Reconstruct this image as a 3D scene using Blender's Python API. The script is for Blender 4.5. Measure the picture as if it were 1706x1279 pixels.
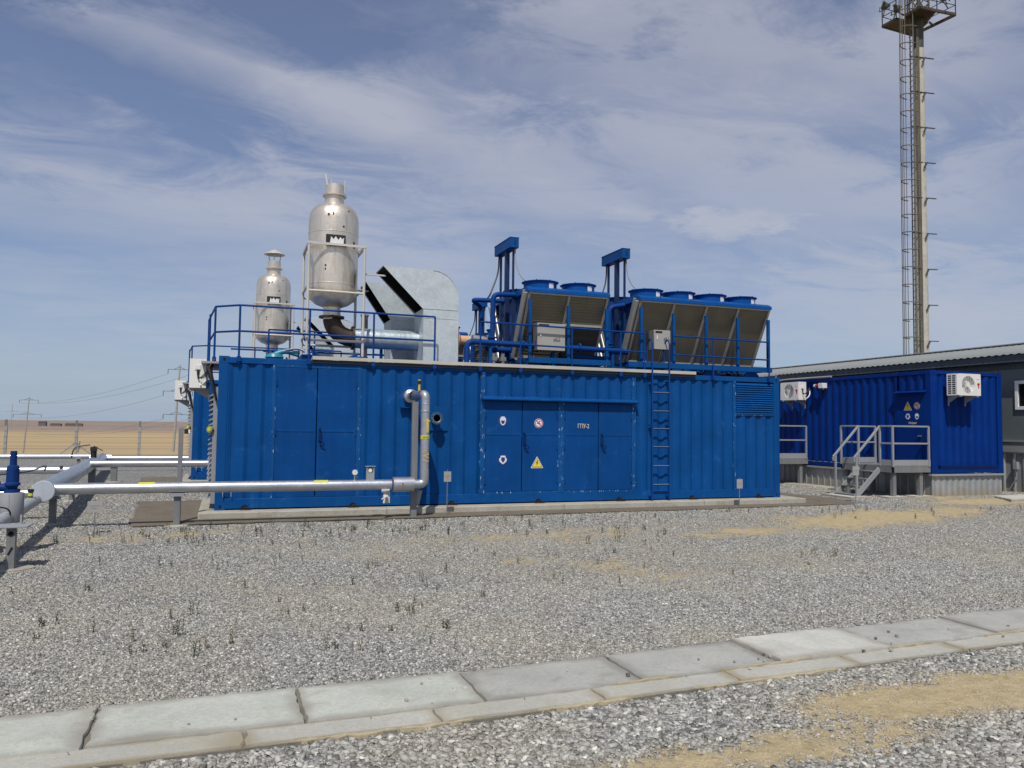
import bpy, math, random
import numpy as np
from mathutils import Vector, Matrix
random.seed(7); rng = np.random.default_rng(11)
PI = math.pi; R = math.radians
sc = bpy.context.scene
for o in list(bpy.data.objects): bpy.data.objects.remove(o)
C = sc.collection

# ---------------------------------------------------------------- camera
f_px, yaw, pitch, roll = 1306.256, 0.3496, 0.0548, 0.012
camloc = Vector((0.1364, -14.9428, 1.5378))
fw = Vector((math.sin(yaw)*math.cos(pitch), math.cos(yaw)*math.cos(pitch), math.sin(pitch)))
rt = Vector((math.cos(yaw), -math.sin(yaw), 0)); up = rt.cross(fw)
r2 = rt*math.cos(roll)+up*math.sin(roll); u2 = -rt*math.sin(roll)+up*math.cos(roll)
cam = bpy.data.cameras.new('camera'); camo = bpy.data.objects.new('camera', cam); C.objects.link(camo)
M = Matrix((r2, u2, -fw)).transposed().to_4x4(); M.translation = camloc; camo.matrix_world = M
cam.sensor_fit = 'HORIZONTAL'; cam.sensor_width = 36; cam.lens = f_px/1706*36
cam.clip_start = .1; cam.clip_end = 20000
sc.camera = camo
# ---------------------------------------------------------------- light
sundir = Vector((-.45, -1, 1.6)).normalized()
sl = bpy.data.lights.new('sun', 'SUN'); sl.energy = 3.8; sl.angle = R(.5); sl.color = (1, .962, .90)
so = bpy.data.objects.new('sun', sl); C.objects.link(so); so.location = (-20, -30, 40)
so.rotation_euler = (-sundir).to_track_quat('-Z', 'Y').to_euler()
sc.view_settings.view_transform = 'Standard'; sc.view_settings.look = 'None'
sc.view_settings.exposure = -.06; sc.view_settings.gamma = 1
W = bpy.data.worlds.new('World'); sc.world = W; W.use_nodes = True
def N(nt, t, **k):
    n = nt.nodes.new(t)
    for a, b in k.items(): setattr(n, a, b)
    return n
def LK(nt, a, b): nt.links.new(a, b)
def mixrgb(nt, fac, a, b, mode='MIX'):
    n = N(nt, 'ShaderNodeMix', data_type='RGBA', blend_type=mode)
    for sock, v in ((n.inputs[0], fac), (n.inputs[6], a), (n.inputs[7], b)):
        if isinstance(v, (int, float)): sock.default_value = v
        elif isinstance(v, (tuple, list)): sock.default_value = (*v[:3], 1)
        else: LK(nt, v, sock)
    return n.outputs[2]
def math_(nt, op, a, b=None, c=None, clamp=False):
    n = N(nt, 'ShaderNodeMath', operation=op, use_clamp=clamp)
    for i, v in enumerate((a, b, c)):
        if v is None: continue
        if isinstance(v, (int, float)): n.inputs[i].default_value = v
        else: LK(nt, v, n.inputs[i])
    return n.outputs[0]
def noise(nt, vec, scale, detail=4, rough=.55, dist=0):
    n = N(nt, 'ShaderNodeTexNoise'); n.inputs['Scale'].default_value = scale; n.inputs['Detail'].default_value = detail
    n.inputs['Roughness'].default_value = rough; n.inputs['Distortion'].default_value = dist
    if vec is not None: LK(nt, vec, n.inputs['Vector'])
    return n.outputs[0]
def ramp(nt, fac, stops):
    n = N(nt, 'ShaderNodeValToRGB'); cr = n.color_ramp
    while len(cr.elements) > 1: cr.elements.remove(cr.elements[-1])
    for i, (p, c) in enumerate(stops):
        e = cr.elements[0] if i == 0 else cr.elements.new(p)
        e.position = p
        if isinstance(c, (int, float)): c = (c, c, c)
        e.color = (*c, 1)
    LK(nt, fac, n.inputs[0]); return n.outputs[0]
nt = W.node_tree; nt.nodes.clear()
sky = N(nt, 'ShaderNodeTexSky', sky_type='NISHITA'); sky.sun_disc = False
sky.sun_elevation = math.asin(sundir.z); sky.sun_rotation = math.atan2(sundir.x, sundir.y)
sky.altitude = 300; sky.air_density = 1.0; sky.dust_density = 1.2; sky.ozone_density = 2.0
tc = N(nt, 'ShaderNodeTexCoord'); sep = N(nt, 'ShaderNodeSeparateXYZ'); LK(nt, tc.outputs['Generated'], sep.inputs[0])
zc = math_(nt, 'MAXIMUM', sep.outputs[2], 0.0)
den = math_(nt, 'ADD', zc, .11)
u_ = math_(nt, 'DIVIDE', sep.outputs[0], den); v_ = math_(nt, 'DIVIDE', sep.outputs[1], den)
cmb = N(nt, 'ShaderNodeCombineXYZ'); LK(nt, u_, cmb.inputs[0]); LK(nt, v_, cmb.inputs[1])
mp = N(nt, 'ShaderNodeMapping'); LK(nt, cmb.outputs[0], mp.inputs[0])
mp.inputs['Rotation'].default_value = (0, 0, R(38)); mp.inputs['Scale'].default_value = (.7, 1.15, 1); mp.inputs['Location'].default_value = (3.1, 1.7, 0)
n1 = noise(nt, mp.outputs[0], .55, 8, .6, .35)
n2 = noise(nt, mp.outputs[0], 3.6, 9, .68, .6)
n4 = noise(nt, cmb.outputs[0], 9.0, 6, .7, .3)
n3 = noise(nt, cmb.outputs[0], .35, 3, .5, 0)
cl = math_(nt, 'ADD', math_(nt, 'MULTIPLY', n1, .64), math_(nt, 'MULTIPLY', n2, .36))
cl = math_(nt, 'ADD', cl, math_(nt, 'MULTIPLY', math_(nt, 'SUBTRACT', n3, .5), .3))
def seg(A, B, w, amp):
    """a cloud bank along a line of the sky, in cloud-plane coordinates"""
    ax, ay = A; dx, dy = B[0]-A[0], B[1]-A[1]; l2 = dx*dx+dy*dy+1e-9
    px = math_(nt, 'SUBTRACT', u_, ax); py = math_(nt, 'SUBTRACT', v_, ay)
    px = math_(nt, 'ADD', px, math_(nt, 'MULTIPLY', math_(nt, 'SUBTRACT', n4 if w < .18 and A[0] > 1 else n2, .5), w*3.2)); py = math_(nt, 'ADD', py, math_(nt, 'MULTIPLY', math_(nt, 'SUBTRACT', n2, .5), w*2.6))
    t = math_(nt, 'DIVIDE', math_(nt, 'ADD', math_(nt, 'MULTIPLY', px, dx), math_(nt, 'MULTIPLY', py, dy)), l2, None, True)
    ex_ = math_(nt, 'SUBTRACT', px, math_(nt, 'MULTIPLY', t, dx)); ey_ = math_(nt, 'SUBTRACT', py, math_(nt, 'MULTIPLY', t, dy))
    d2 = math_(nt, 'SQRT', math_(nt, 'ADD', math_(nt, 'MULTIPLY', ex_, ex_), math_(nt, 'MULTIPLY', ey_, ey_)))
    return math_(nt, 'MULTIPLY', math_(nt, 'SUBTRACT', 1.0, math_(nt, 'DIVIDE', d2, w), None, True), amp)
for sg in (seg((-.29, 1.66), (.35, 1.93), .17, .22), seg((.35, 1.93), (.95, 2.2), .3, .13), seg((-.62, 2.56), (.7, 2.98), .6, .17), seg((1.53, 2.2), (1.62, 2.17), .16, .36), seg((1.2, 2.25), (1.25, 2.25), .09, .15),
           seg((.7, 1.42), (1.35, 1.2), .3, .15), seg((1.1, 1.8), (1.9, 1.75), .45, .14), seg((2.6, 2.5), (4.2, 3.2), .6, .16)):
    cl = math_(nt, 'ADD', cl, sg)
for sg in (seg((-.1, 2.05), (.1, 2.1), .4, .10), seg((1.0, 2.02), (1.15, 2.0), .2, .07)): cl = math_(nt, 'SUBTRACT', cl, sg)
mask = ramp(nt, cl, [(.40, 0.16), (.51, .42), (.62, .76), (.76, 1.0)])
hzn = math_(nt, 'POWER', math_(nt, 'SUBTRACT', 1.0, zc, None, True), 7.0)
bgc = sky.outputs[0]
# sky brought a little toward blue, thin cloud veil over it, paler near the horizon
blue = mixrgb(nt, 1.0, bgc, (.90, .94, 1.13), 'MULTIPLY')
veil = mixrgb(nt, math_(nt, 'MULTIPLY', mask, .78), blue, (6.25, 6.4, 7.3))
pale = mixrgb(nt, math_(nt, 'MULTIPLY', hzn, .75), veil, (4.5, 5.75, 7.3))
bg = N(nt, 'ShaderNodeBackground'); LK(nt, pale, bg.inputs[0]); bg.inputs[1].default_value = .085
wo = N(nt, 'ShaderNodeOutputWorld'); LK(nt, bg.outputs[0], wo.inputs[0])

# ---------------------------------------------------------------- materials
def newmat(name):
    m = bpy.data.materials.new(name); m.use_nodes = True; nt = m.node_tree
    b = nt.nodes['Principled BSDF']; g = N(nt, 'ShaderNodeNewGeometry')
    return m, nt, b, g.outputs['Position']
def S(b, **k):
    for a, v in k.items():
        b.inputs[a.replace('_', ' ')].default_value = (*v, 1) if isinstance(v, tuple) else v
def bump(nt, b, h, strength=.3, dist=.01):
    n = N(nt, 'ShaderNodeBump'); n.inputs['Strength'].default_value = strength; n.inputs['Distance'].default_value = dist
    LK(nt, h, n.inputs['Height']); LK(nt, n.outputs[0], b.inputs['Normal'])
def paint(name, col, rough=.45, var=.12, dust=.12, chips=0, dustcol=(.45, .42, .36), spec=.3):
    if 'blue' in name: dustcol = (.12, .22, .36); spec = .11
    m, nt, b, P = newmat(name)
    a = noise(nt, P, 1.3, 5, .6); c = noise(nt, P, 14, 4, .6)
    mp = N(nt, 'ShaderNodeMapping'); LK(nt, P, mp.inputs[0]); mp.inputs['Scale'].default_value = (7, 7, .6)
    st = noise(nt, mp.outputs[0], 1.5, 5, .65)
    lo = tuple(x*(1-var) for x in col); hi = tuple(min(1, x*(1+var)) for x in col)
    base = mixrgb(nt, ramp(nt, a, [(.3, 0.), (.7, 1.)]), lo, hi)
    base = mixrgb(nt, math_(nt, 'MULTIPLY', ramp(nt, st, [(.45, 0.), (.75, 1.)]), dust), base, dustcol)
    base = mixrgb(nt, math_(nt, 'MULTIPLY', ramp(nt, c, [(.6, 0.), (.72, 1.)]), dust*.8), base, dustcol)
    if name in ('blue_paint', 'blue_paint_doors', 'deep_blue_paint'):
        fd = noise(nt, P, 2.6, 6, .68, .6); base = mixrgb(nt, math_(nt, 'MULTIPLY', ramp(nt, fd, [(.60, 0.), (.68, 1.)]), .30), base, (.035, .135, .31) if name != 'deep_blue_paint' else (.01, .06, .26))
        fe = noise(nt, P, 1.1, 3, .5); base = mixrgb(nt, math_(nt, 'MULTIPLY', ramp(nt, fe, [(.5, 0.), (.72, 1.)]), .25), base, tuple(x*.7 for x in col))
    if chips:
        mp2 = N(nt, 'ShaderNodeMapping'); LK(nt, P, mp2.inputs[0]); mp2.inputs['Scale'].default_value = (45, 45, 7)
        ch = noise(nt, mp2.outputs[0], 1, 3, .6)
        base = mixrgb(nt, ramp(nt, ch, [(.66-.1*chips, 0.), (.69-.1*chips, 1.)]), base, (.6, .6, .58))
    LK(nt, base, b.inputs['Base Color']); S(b, Roughness=rough, Specular_IOR_Level=spec)
    r = math_(nt, 'ADD', math_(nt, 'MULTIPLY', c, .2), rough-.1); LK(nt, r, b.inputs['Roughness'])
    bump(nt, b, a, .25, .02)
    return m
def metal(name, col, rough=.35, met=.9, spangle=0, stain=0, staincol=(.25, .17, .09), dent=.12):
    m, nt, b, P = newmat(name)
    a = noise(nt, P, 3.5, 5, .6); c = noise(nt, P, 28, 3, .6)
    base = mixrgb(nt, ramp(nt, a, [(.3, 0.), (.7, 1.)]), tuple(x*.85 for x in col), tuple(min(1, x*1.1) for x in col))
    if spangle:
        v = N(nt, 'ShaderNodeTexVoronoi'); v.inputs['Scale'].default_value = 22; LK(nt, P, v.inputs['Vector'])
        base = mixrgb(nt, math_(nt, 'MULTIPLY', v.outputs['Color'], spangle), base, tuple(x*1.5 for x in col))
    if stain:
        mp = N(nt, 'ShaderNodeMapping'); LK(nt, P, mp.inputs[0]); mp.inputs['Scale'].default_value = (9, 9, 1.2)
        s = noise(nt, mp.outputs[0], 1, 6, .7)
        base = mixrgb(nt, math_(nt, 'MULTIPLY', ramp(nt, s, [(.5, 0.), (.72, 1.)]), stain), base, staincol)
    LK(nt, base, b.inputs['Base Color']); S(b, Metallic=met)
    LK(nt, math_(nt, 'ADD', math_(nt, 'MULTIPLY', c, .22), rough-.1), b.inputs['Roughness'])
    bump(nt, b, a, dent, .05)
    return m
def plain(name, col, rough=.6, met=0.0, emit=0):
    m, nt, b, P = newmat(name)
    a = noise(nt, P, 9, 4, .6)
    base = mixrgb(nt, ramp(nt, a, [(.3, 0.), (.7, 1.)]), tuple(x*.88 for x in col), tuple(min(1, x*1.1) for x in col))
    LK(nt, base, b.inputs['Base Color']); S(b, Roughness=rough, Metallic=met)
    return m
def concrete(name, col, stain=(.2, .17, .12), amount=.5, edge=None):
    m, nt, b, P = newmat(name)
    a = noise(nt, P, 2.2, 6, .6); c = noise(nt, P, 30, 5, .65); d = noise(nt, P, 140, 3, .6); e = noise(nt, P, 5, 4, .6, 1.0)
    base = mixrgb(nt, ramp(nt, a, [(.3, 0.), (.7, 1.)]), tuple(x*.84 for x in col), tuple(x*1.1 for x in col))
    base = mixrgb(nt, math_(nt, 'MULTIPLY', ramp(nt, e, [(.52, 0.), (.7, 1.)]), amount), base, stain)
    base = mixrgb(nt, math_(nt, 'MULTIPLY', ramp(nt, d, [(.3, 1.), (.45, 0.)]), .45), base, tuple(x*.45 for x in col))
    base = mixrgb(nt, math_(nt, 'MULTIPLY', ramp(nt, c, [(.4, 0.), (.65, 1.)]), .38), base, tuple(x*.66 for x in col))
    if edge:
        tg = N(nt, 'ShaderNodeTexCoord'); sg_ = N(nt, 'ShaderNodeSeparateXYZ'); LK(nt, tg.outputs['Generated'], sg_.inputs[0])
        def ed(v, k): return math_(nt, 'MULTIPLY', math_(nt, 'MINIMUM', v, math_(nt, 'SUBTRACT', 1.0, v)), k)
        dd = math_(nt, 'MINIMUM', ed(sg_.outputs[0], 1.7), ed(sg_.outputs[1], 1.0))
        dd = math_(nt, 'ADD', dd, math_(nt, 'MULTIPLY', math_(nt, 'SUBTRACT', a, .5), .30)); dd = math_(nt, 'ADD', dd, math_(nt, 'MULTIPLY', math_(nt, 'SUBTRACT', c, .5), .16))
        base = mixrgb(nt, ramp(nt, dd, [(.0, .8), (.07, .45), (.15, 0.)]), base, edge)
    LK(nt, base, b.inputs['Base Color']); S(b, Roughness=.9, Specular_IOR_Level=.2)
    bump(nt, b, math_(nt, 'ADD', c, math_(nt, 'MULTIPLY', d, .5)), .5, .008)
    return m
BLUE = paint('blue_paint', (.002, .062, .225), .5, .15, .035)
BLUED = paint('blue_paint_doors', (.002, .054, .21), .5, .13, .03)
BLUEC = paint('blue_paint_chipped', (.005, .069, .225), .5, .15, .06, chips=.22)
BLUER = paint('blue_paint_rails', (.004, .045, .20), .45, .1, .03)
BLUEX = paint('blue_paint_coolers', (.003, .068, .27), .4, .12, .04)
BLUE3 = paint('deep_blue_paint', (.001, .027, .18), .42, .12, .02)
BLUEV = paint('valve_blue', (.006, .034, .15), .5, .15, .05)
STEEL = metal('stainless_steel', (.78, .70, .58), .36, .72, stain=.5, staincol=(.38, .29, .18), dent=.1)
RIGM = paint('silver_paint', (.52, .50, .46), .4, .1, .1, spec=.5)
GALV = metal('galvanized_sheet', (.50, .555, .57), .5, .35, spangle=.3, dent=.12)
GALVR = metal('galvanized_round', (.42, .50, .53), .42, .6, spangle=.3, stain=.3, staincol=(.2, .24, .25), dent=.35)
CLAD = metal('aluminium_cladding', (.57, .58, .60), .36, .85, dent=.05)
CLADG = metal('grey_pipe_wrap', (.40, .42, .45), .42, .6, dent=.15)
HEADR = metal('header_cladding', (.52, .55, .58), .38, .85, dent=.5)
RUST = metal('burnt_steel', (.065, .05, .04), .6, .6, stain=.6, staincol=(.11, .055, .03))
FLANGE = paint('orange_insulation', (.62, .36, .18), .7)
FIN = metal('cooler_fins', (.165, .15, .105), .55, .3, dent=.02)
CHAN = metal('cooler_channel', (.36, .35, .31), .5, .4, dent=.05)
GREY = paint('grey_steel_paint', (.17, .175, .18), .5, .1, .2)
GREYL = paint('light_grey_paint', (.27, .28, .29), .5, .1, .15)
GREYD = paint('dark_grey_paint', (.16, .165, .17), .5, .1, .2)
CAB = paint('cabinet_grey', (.33, .325, .305), .4, .06, .05)
BLACK = plain('black_rubber', (.012, .012, .013), .5)
VOID = plain('dark_hollow', (.004, .004, .004), .9)
WHITE = paint('white_enamel', (.74, .73, .69), .35, .05, .08, spec=.5)
WHITEP = plain('white_plastic', (.72, .72, .70), .4)
CABLE = plain('grey_cable', (.3, .3, .3), .5)
YEL = plain('yellow_sign', (.80, .62, .05), .45)
YEL2 = plain('yellow_tape', (.55, .54, .05), .45)
YEL3 = plain('yellow_lettering', (.62, .45, .05), .5)
RED = plain('red_sign', (.45, .02, .02), .45)
REDL = plain('red_lens', (.35, .02, .04), .2)
PALE = plain('pale_lettering', (.55, .50, .36), .5)
SIGNB = plain('blue_sign', (.01, .045, .20), .4)
TRAY = paint('cable_tray_galvanized', (.46, .44, .38), .5, .12, .3)
SLAB = concrete('foundation_concrete', (.42, .395, .33), (.25, .20, .13), .6)
PAVE = concrete('paving_concrete', (.49, .50, .435), (.30, .28, .22), .4, (.26, .24, .2))
PAVE2 = concrete('paving_concrete_grey', (.41, .405, .365), (.27, .26, .22), .6, (.22, .21, .18))
PAVE3 = concrete('paving_concrete_pale', (.54, .535, .475), (.34, .31, .24), .3, (.3, .27, .22))
KERB = concrete('kerb_concrete', (.45, .44, .38), (.42, .36, .22), .4, (.30, .25, .16))
APRON = concrete('apron_screed', (.17, .145, .11), (.27, .22, .145), .6)
MAST = concrete('mast_concrete', (.50, .48, .41), (.2, .17, .12), .4)
POLEC = concrete('pole_concrete', (.36, .35, .32), (.25, .22, .18), .4)
RUSTY = paint('rusty_platform', (.055, .045, .035), .8, .3, .25, dustcol=(.14, .10, .07))
DARKM = paint('dark_steel', (.05, .055, .045), .6)
LADM = paint('ladder_steel', (.13, .12, .09), .6, .15, .1)
LAMP = plain('lamp_face', (.85, .87, .9), .15)
PANELW = paint('wall_panel_greygreen', (.125, .145, .15), .3, .1, .05, spec=.6)
ROOFM = paint('roof_sheet', (.235, .25, .24), .4, .06, .1)
TRIM = paint('trim_grey', (.24, .255, .265), .45, .08, .1)
TRIMD = paint('trim_dark', (.065, .08, .09), .45, .08, .1)
PLINTH = metal('plinth_sheet', (.36, .375, .375), .5, .35, stain=.0, dent=.05)
PVC = plain('white_pvc', (.8, .8, .79), .3)
GLASSM, _nt, _b, _P = newmat('window_glass'); S(_b, Base_Color=(.01, .012, .014), Roughness=.06, Specular_IOR_Level=.6)
BRUST = paint('farm_dark', (.14, .115, .11), .8)
WEED = plain('weed_green', (.035, .05, .022), .7)
SNS = plain('chrome_steel', (.36, .36, .34), .45, .7)
# plinth sheet with clay splashed along its foot
_nt = PLINTH.node_tree; _b = _nt.nodes['Principled BSDF']; _src = _b.inputs['Base Color'].links[0].from_socket
_g = N(_nt, 'ShaderNodeNewGeometry'); _s = N(_nt, 'ShaderNodeSeparateXYZ'); LK(_nt, _g.outputs['Position'], _s.inputs[0])
_n = noise(_nt, _g.outputs['Position'], 3, 4, .6)
_h = math_(_nt, 'ADD', _s.outputs[2], math_(_nt, 'MULTIPLY', _n, -.35))
LK(_nt, mixrgb(_nt, ramp(_nt, math_(_nt, 'ADD', _h, .5), [(.25, .75), (.5, 0.)]), _src, (.36, .29, .19)), _b.inputs['Base Color'])

# ---------------------------------------------------------------- mesh helpers
ORG = {}
def dedge(c, r): return [(c[0]-r, c[1]), (c[0], c[1]-r), (c[0]+r, c[1]), (c[0], c[1]+r)]
class MB:
    def __init__(s): s.v = []; s.f = []; s.mi = []; s.m = 0
    def add(s, vs, fs):
        b = len(s.v); s.v += [tuple(v) for v in vs]; s.f += [tuple(b+i for i in f) for f in fs]; s.mi += [s.m]*len(fs); return s
    def box(s, x0, x1, y0, y1, z0, z1):
        if x0 > x1: x0, x1 = x1, x0
        if y0 > y1: y0, y1 = y1, y0
        if z0 > z1: z0, z1 = z1, z0
        return s.add([(x0,y0,z0),(x1,y0,z0),(x1,y1,z0),(x0,y1,z0),(x0,y0,z1),(x1,y0,z1),(x1,y1,z1),(x0,y1,z1)],
              [(0,3,2,1),(4,5,6,7),(0,1,5,4),(1,2,6,5),(2,3,7,6),(3,0,4,7)])
    def bar(s, a, b, w, h=None, up=(0,0,1)):
        h = w if h is None else h
        a = Vector(a); b = Vector(b); d = (b-a).normalized(); u = Vector(up)
        if abs(d.dot(u)) > .98: u = Vector((0,1,0))
        x = d.cross(u).normalized(); y = x.cross(d)
        vs = []
        for p in (a, b):
            for i, j in ((-1,-1),(1,-1),(1,1),(-1,1)): vs.append(p+x*(i*w/2)+y*(j*h/2))
        return s.add(vs, [(3,2,1,0),(4,5,6,7),(0,1,5,4),(1,2,6,5),(2,3,7,6),(3,0,4,7)])
    def tube(s, pts, r, n=12, cap=True):
        pts = [Vector(p) for p in pts]; k = len(pts)
        rs = r if isinstance(r, (list, tuple)) else [r]*k
        d0 = (pts[1]-pts[0]).normalized(); u = Vector((0,0,1)) if abs(d0.z) < .9 else Vector((0,1,0))
        x = d0.cross(u).normalized(); vs = []; prev = d0
        for i, p in enumerate(pts):
            if i == 0: d = d0
            elif i == k-1: d = (pts[i]-pts[i-1]).normalized()
            else: d = ((pts[i+1]-pts[i]).normalized()+(pts[i]-pts[i-1]).normalized()).normalized()
            q = prev.rotation_difference(d); x = (q @ x).normalized(); x = (x-d*x.dot(d)).normalized(); y = d.cross(x); prev = d
            for j in range(n):
                a = 2*PI*j/n; vs.append(p+(x*math.cos(a)+y*math.sin(a))*rs[i])
        fs = []
        for i in range(k-1):
            for j in range(n):
                fs.append((i*n+j, i*n+(j+1)%n, (i+1)*n+(j+1)%n, (i+1)*n+j))
        if cap: fs.append(tuple(reversed(range(n)))); fs.append(tuple(range((k-1)*n, k*n)))
        return s.add(vs, fs)
    def cyl(s, a, b, r, n=24): return s.tube([a, b], r, n)
    def lathe(s, prof, c, n=40, axis='z', cap=True):
        vs = []; c = Vector(c)
        for r, h in prof:
            for j in range(n):
                a = 2*PI*j/n; p = (r*math.cos(a), r*math.sin(a))
                vs.append(c+(Vector((p[0], p[1], h)) if axis == 'z' else Vector((p[0], h, p[1])) if axis == 'y' else Vector((h, p[0], p[1]))))
        fs = []; k = len(prof)
        for i in range(k-1):
            for j in range(n): fs.append((i*n+j, i*n+(j+1)%n, (i+1)*n+(j+1)%n, (i+1)*n+j))
        if cap: fs.append(tuple(range(n-1, -1, -1))); fs.append(tuple(range((k-1)*n, k*n)))
        return s.add(vs, fs)
    def prism(s, poly, o, ux, uy, t, closed=True):
        """poly in the plane (ux,uy) at o, extruded by vector t"""
        o = Vector(o); ux = Vector(ux); uy = Vector(uy); t = Vector(t); n = len(poly)
        vs = [o+ux*a+uy*b for a, b in poly]; vs += [v+t for v in vs]
        fs = [tuple(range(n)), tuple(range(2*n-1, n-1, -1))] if closed else []
        fs += [(i, i+n, (i+1)%n+n, (i+1)%n) for i in range(n)]
        return s.add(vs, fs)
    def corr(s, o, du, L, z0, z1, nrm, depth=.036, pitch=.278, ph=0.0, fl=(.26, .245, .25, .245)):
        """trapezoid corrugated sheet from o along du; crest at o, trough behind by depth"""
        o = Vector(o); du = Vector(du).normalized(); nrm = Vector(nrm).normalized()
        pts = []; bp = [0, fl[0], fl[0]+fl[1], fl[0]+fl[1]+fl[2], 1.0]; dv = [0, 0, 1, 1, 0]
        k = math.floor(-ph/pitch)-1
        def dep(u):
            w = ((u+ph)/pitch) % 1.0
            for i in range(4):
                if bp[i] <= w <= bp[i+1]: return dv[i]+(dv[i+1]-dv[i])*(w-bp[i])/(bp[i+1]-bp[i])
            return 0
        us = {0.0, L}
        i = -2
        while True:
            base = i*pitch-ph
            if base > L: break
            for w in bp[:-1]:
                u = base+w*pitch
                if 0 < u < L: us.add(u)
            i += 1
        us = sorted(us); vs = []
        for u in us:
            p = o+du*u-nrm*(depth*dep(u+1e-9))
            vs += [(p.x, p.y, z0), (p.x, p.y, z1)]
        fs = [(2*i, 2*i+2, 2*i+3, 2*i+1) for i in range(len(us)-1)]
        return s.add(vs, fs)
    def pieces(s, tol=.012):
        """separate bundles of touching faces"""
        n = len(s.v); par = list(range(n))
        def fd(a):
            while par[a] != a: par[a] = par[par[a]]; a = par[a]
            return a
        for f in s.f:
            for i in f[1:]: par[fd(i)] = fd(f[0])
        g = {}
        for k, f in enumerate(s.f): g.setdefault(fd(f[0]), []).append(k)
        cs = []
        for fs in g.values():
            P = np.array([s.v[i] for k in fs for i in s.f[k]]); cs.append([P.min(0)-tol, P.max(0)+tol, fs])
        ch = True
        while ch:
            ch = False; out = []
            for c in cs:
                for o in out:
                    if (c[0] <= o[1]).all() and (o[0] <= c[1]).all(): o[0] = np.minimum(o[0], c[0]); o[1] = np.maximum(o[1], c[1]); o[2] = o[2]+c[2]; ch = True; break
                else: out.append(c)
            cs = out
        res = []
        for c in cs:
            m = MB(); mp_ = {}
            for k in c[2]:
                for i in s.f[k]:
                    if i not in mp_: mp_[i] = len(m.v); m.v.append(s.v[i])
                m.f.append(tuple(mp_[i] for i in s.f[k])); m.mi.append(s.mi[k])
            res.append(m)
        return res
    def build_each(s, name, mats, parent=None, **k): return [m.build(name, mats, parent, **k) for m in s.pieces()]
    def build(s, name, mats, parent=None, bevel=0, smooth=35, solid=0):
        me = bpy.data.meshes.new(name)
        off = ORG.get(parent.name, Vector((0,0,0))) if parent else Vector((0,0,0))
        me.from_pydata([(v[0]-off[0], v[1]-off[1], v[2]-off[2]) for v in s.v], [], s.f)
        if not isinstance(mats, (list, tuple)): mats = [mats]
        for m in mats: me.materials.append(m)
        me.polygons.foreach_set('material_index', s.mi)
        if smooth:
            me.polygons.foreach_set('use_smooth', [True]*len(s.f)); me.set_sharp_from_angle(angle=R(smooth))
        me.update()
        o = bpy.data.objects.new(name, me); C.objects.link(o)
        if parent: o.parent = parent; ORG[o.name] = off
        if solid:
            md = o.modifiers.new('solid', 'SOLIDIFY'); md.thickness = solid; md.offset = 0
        if bevel:
            md = o.modifiers.new('bevel', 'BEVEL'); md.width = bevel; md.segments = 2; md.limit_method = 'ANGLE'; md.angle_limit = R(40)
        return o
def rnd_path(pts, rad, n=7):
    """round the corners of a polyline"""
    pts = [Vector(p) for p in pts]; out = [pts[0]]
    for i in range(1, len(pts)-1):
        a, b, c = pts[i-1], pts[i], pts[i+1]
        r = min(rad, (a-b).length*.49, (c-b).length*.49)
        p0 = b+(a-b).normalized()*r; p1 = b+(c-b).normalized()*r
        for k in range(n+1):
            t = k/n; out.append((1-t)**2*p0+2*t*(1-t)*b+t*t*p1)
    out.append(pts[-1]); return out
def thing(name, label, cat, loc=(0,0,0), group=None, local=False):
    o = bpy.data.objects.new(name, None); C.objects.link(o); o.location = loc; o.empty_display_size = .2
    o['label'] = label; o['category'] = cat
    if group: o['group'] = group
    ORG[o.name] = Vector((0,0,0)) if local else Vector(loc)
    return o
def tag(o, label, cat, group=None):
    o['label'] = label; o['category'] = cat
    if group: o['group'] = group
    return o
def struct(o, kind='structure'): o['kind'] = kind; return o
KIDS = {}
def kids(o): return [c for c in bpy.data.objects if c.parent == o]
def dup(root, delta=None, loc=None, rz=None, label=None, skip=(), group=None):
    def cp(o, par):
        c = o.copy(); C.objects.link(c); c.parent = par
        if o.name in ORG: ORG[c.name] = ORG[o.name]
        for ch in kids(o):
            if ch.name.split('.')[0] not in skip: cp(ch, c)
        return c
    r = cp(root, None)
    if delta: r.location = root.location+Vector(delta)
    if loc is not None: r.location = loc
    if rz is not None: r.rotation_euler = (0, 0, rz)
    if label: r['label'] = label
    if group: r['group'] = group
    return r
def text_part(name, txt, size, o, ux, uy, mat, parent, label=None, squeeze=1.0):
    cu = bpy.data.curves.new('t', 'FONT'); cu.body = txt; cu.size = size; cu.align_x = 'CENTER'; cu.align_y = 'CENTER'; cu.extrude = .002; cu.offset = size*.012
    to = bpy.data.objects.new('t', cu); C.objects.link(to)
    me = bpy.data.meshes.new_from_object(to.evaluated_get(bpy.context.evaluated_depsgraph_get()))
    bpy.data.objects.remove(to)
    ux = Vector(ux); uy = Vector(uy); n = ux.cross(uy); o = Vector(o); off = ORG.get(parent.name, Vector((0,0,0)))
    for v in me.vertices:
        p = o+ux*(v.co.x*squeeze)+uy*v.co.y+n*v.co.z-off; v.co = p
    me.materials.clear(); me.materials.append(mat); me.name = name
    ob = bpy.data.objects.new(name, me); C.objects.link(ob); ob.parent = parent
    if label: ob['label'] = label
    return ob
def ngon(r, n=28, c=(0,0), a0=0): return [(c[0]+r*math.cos(a0+2*PI*i/n), c[1]+r*math.sin(a0+2*PI*i/n)) for i in range(n)]
def rpoly(pts, r, n=5):
    out = []
    L = len(pts)
    for i in range(L):
        a, b, c = [Vector(pts[(i+k) % L]) for k in (-1, 0, 1)]
        p0 = b+(a-b).normalized()*r; p1 = b+(c-b).normalized()*r
        for k in range(n+1):
            t = k/n; q = (1-t)**2*p0+2*t*(1-t)*b+t*t*p1; out.append((q.x, q.y))
    return out
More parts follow.
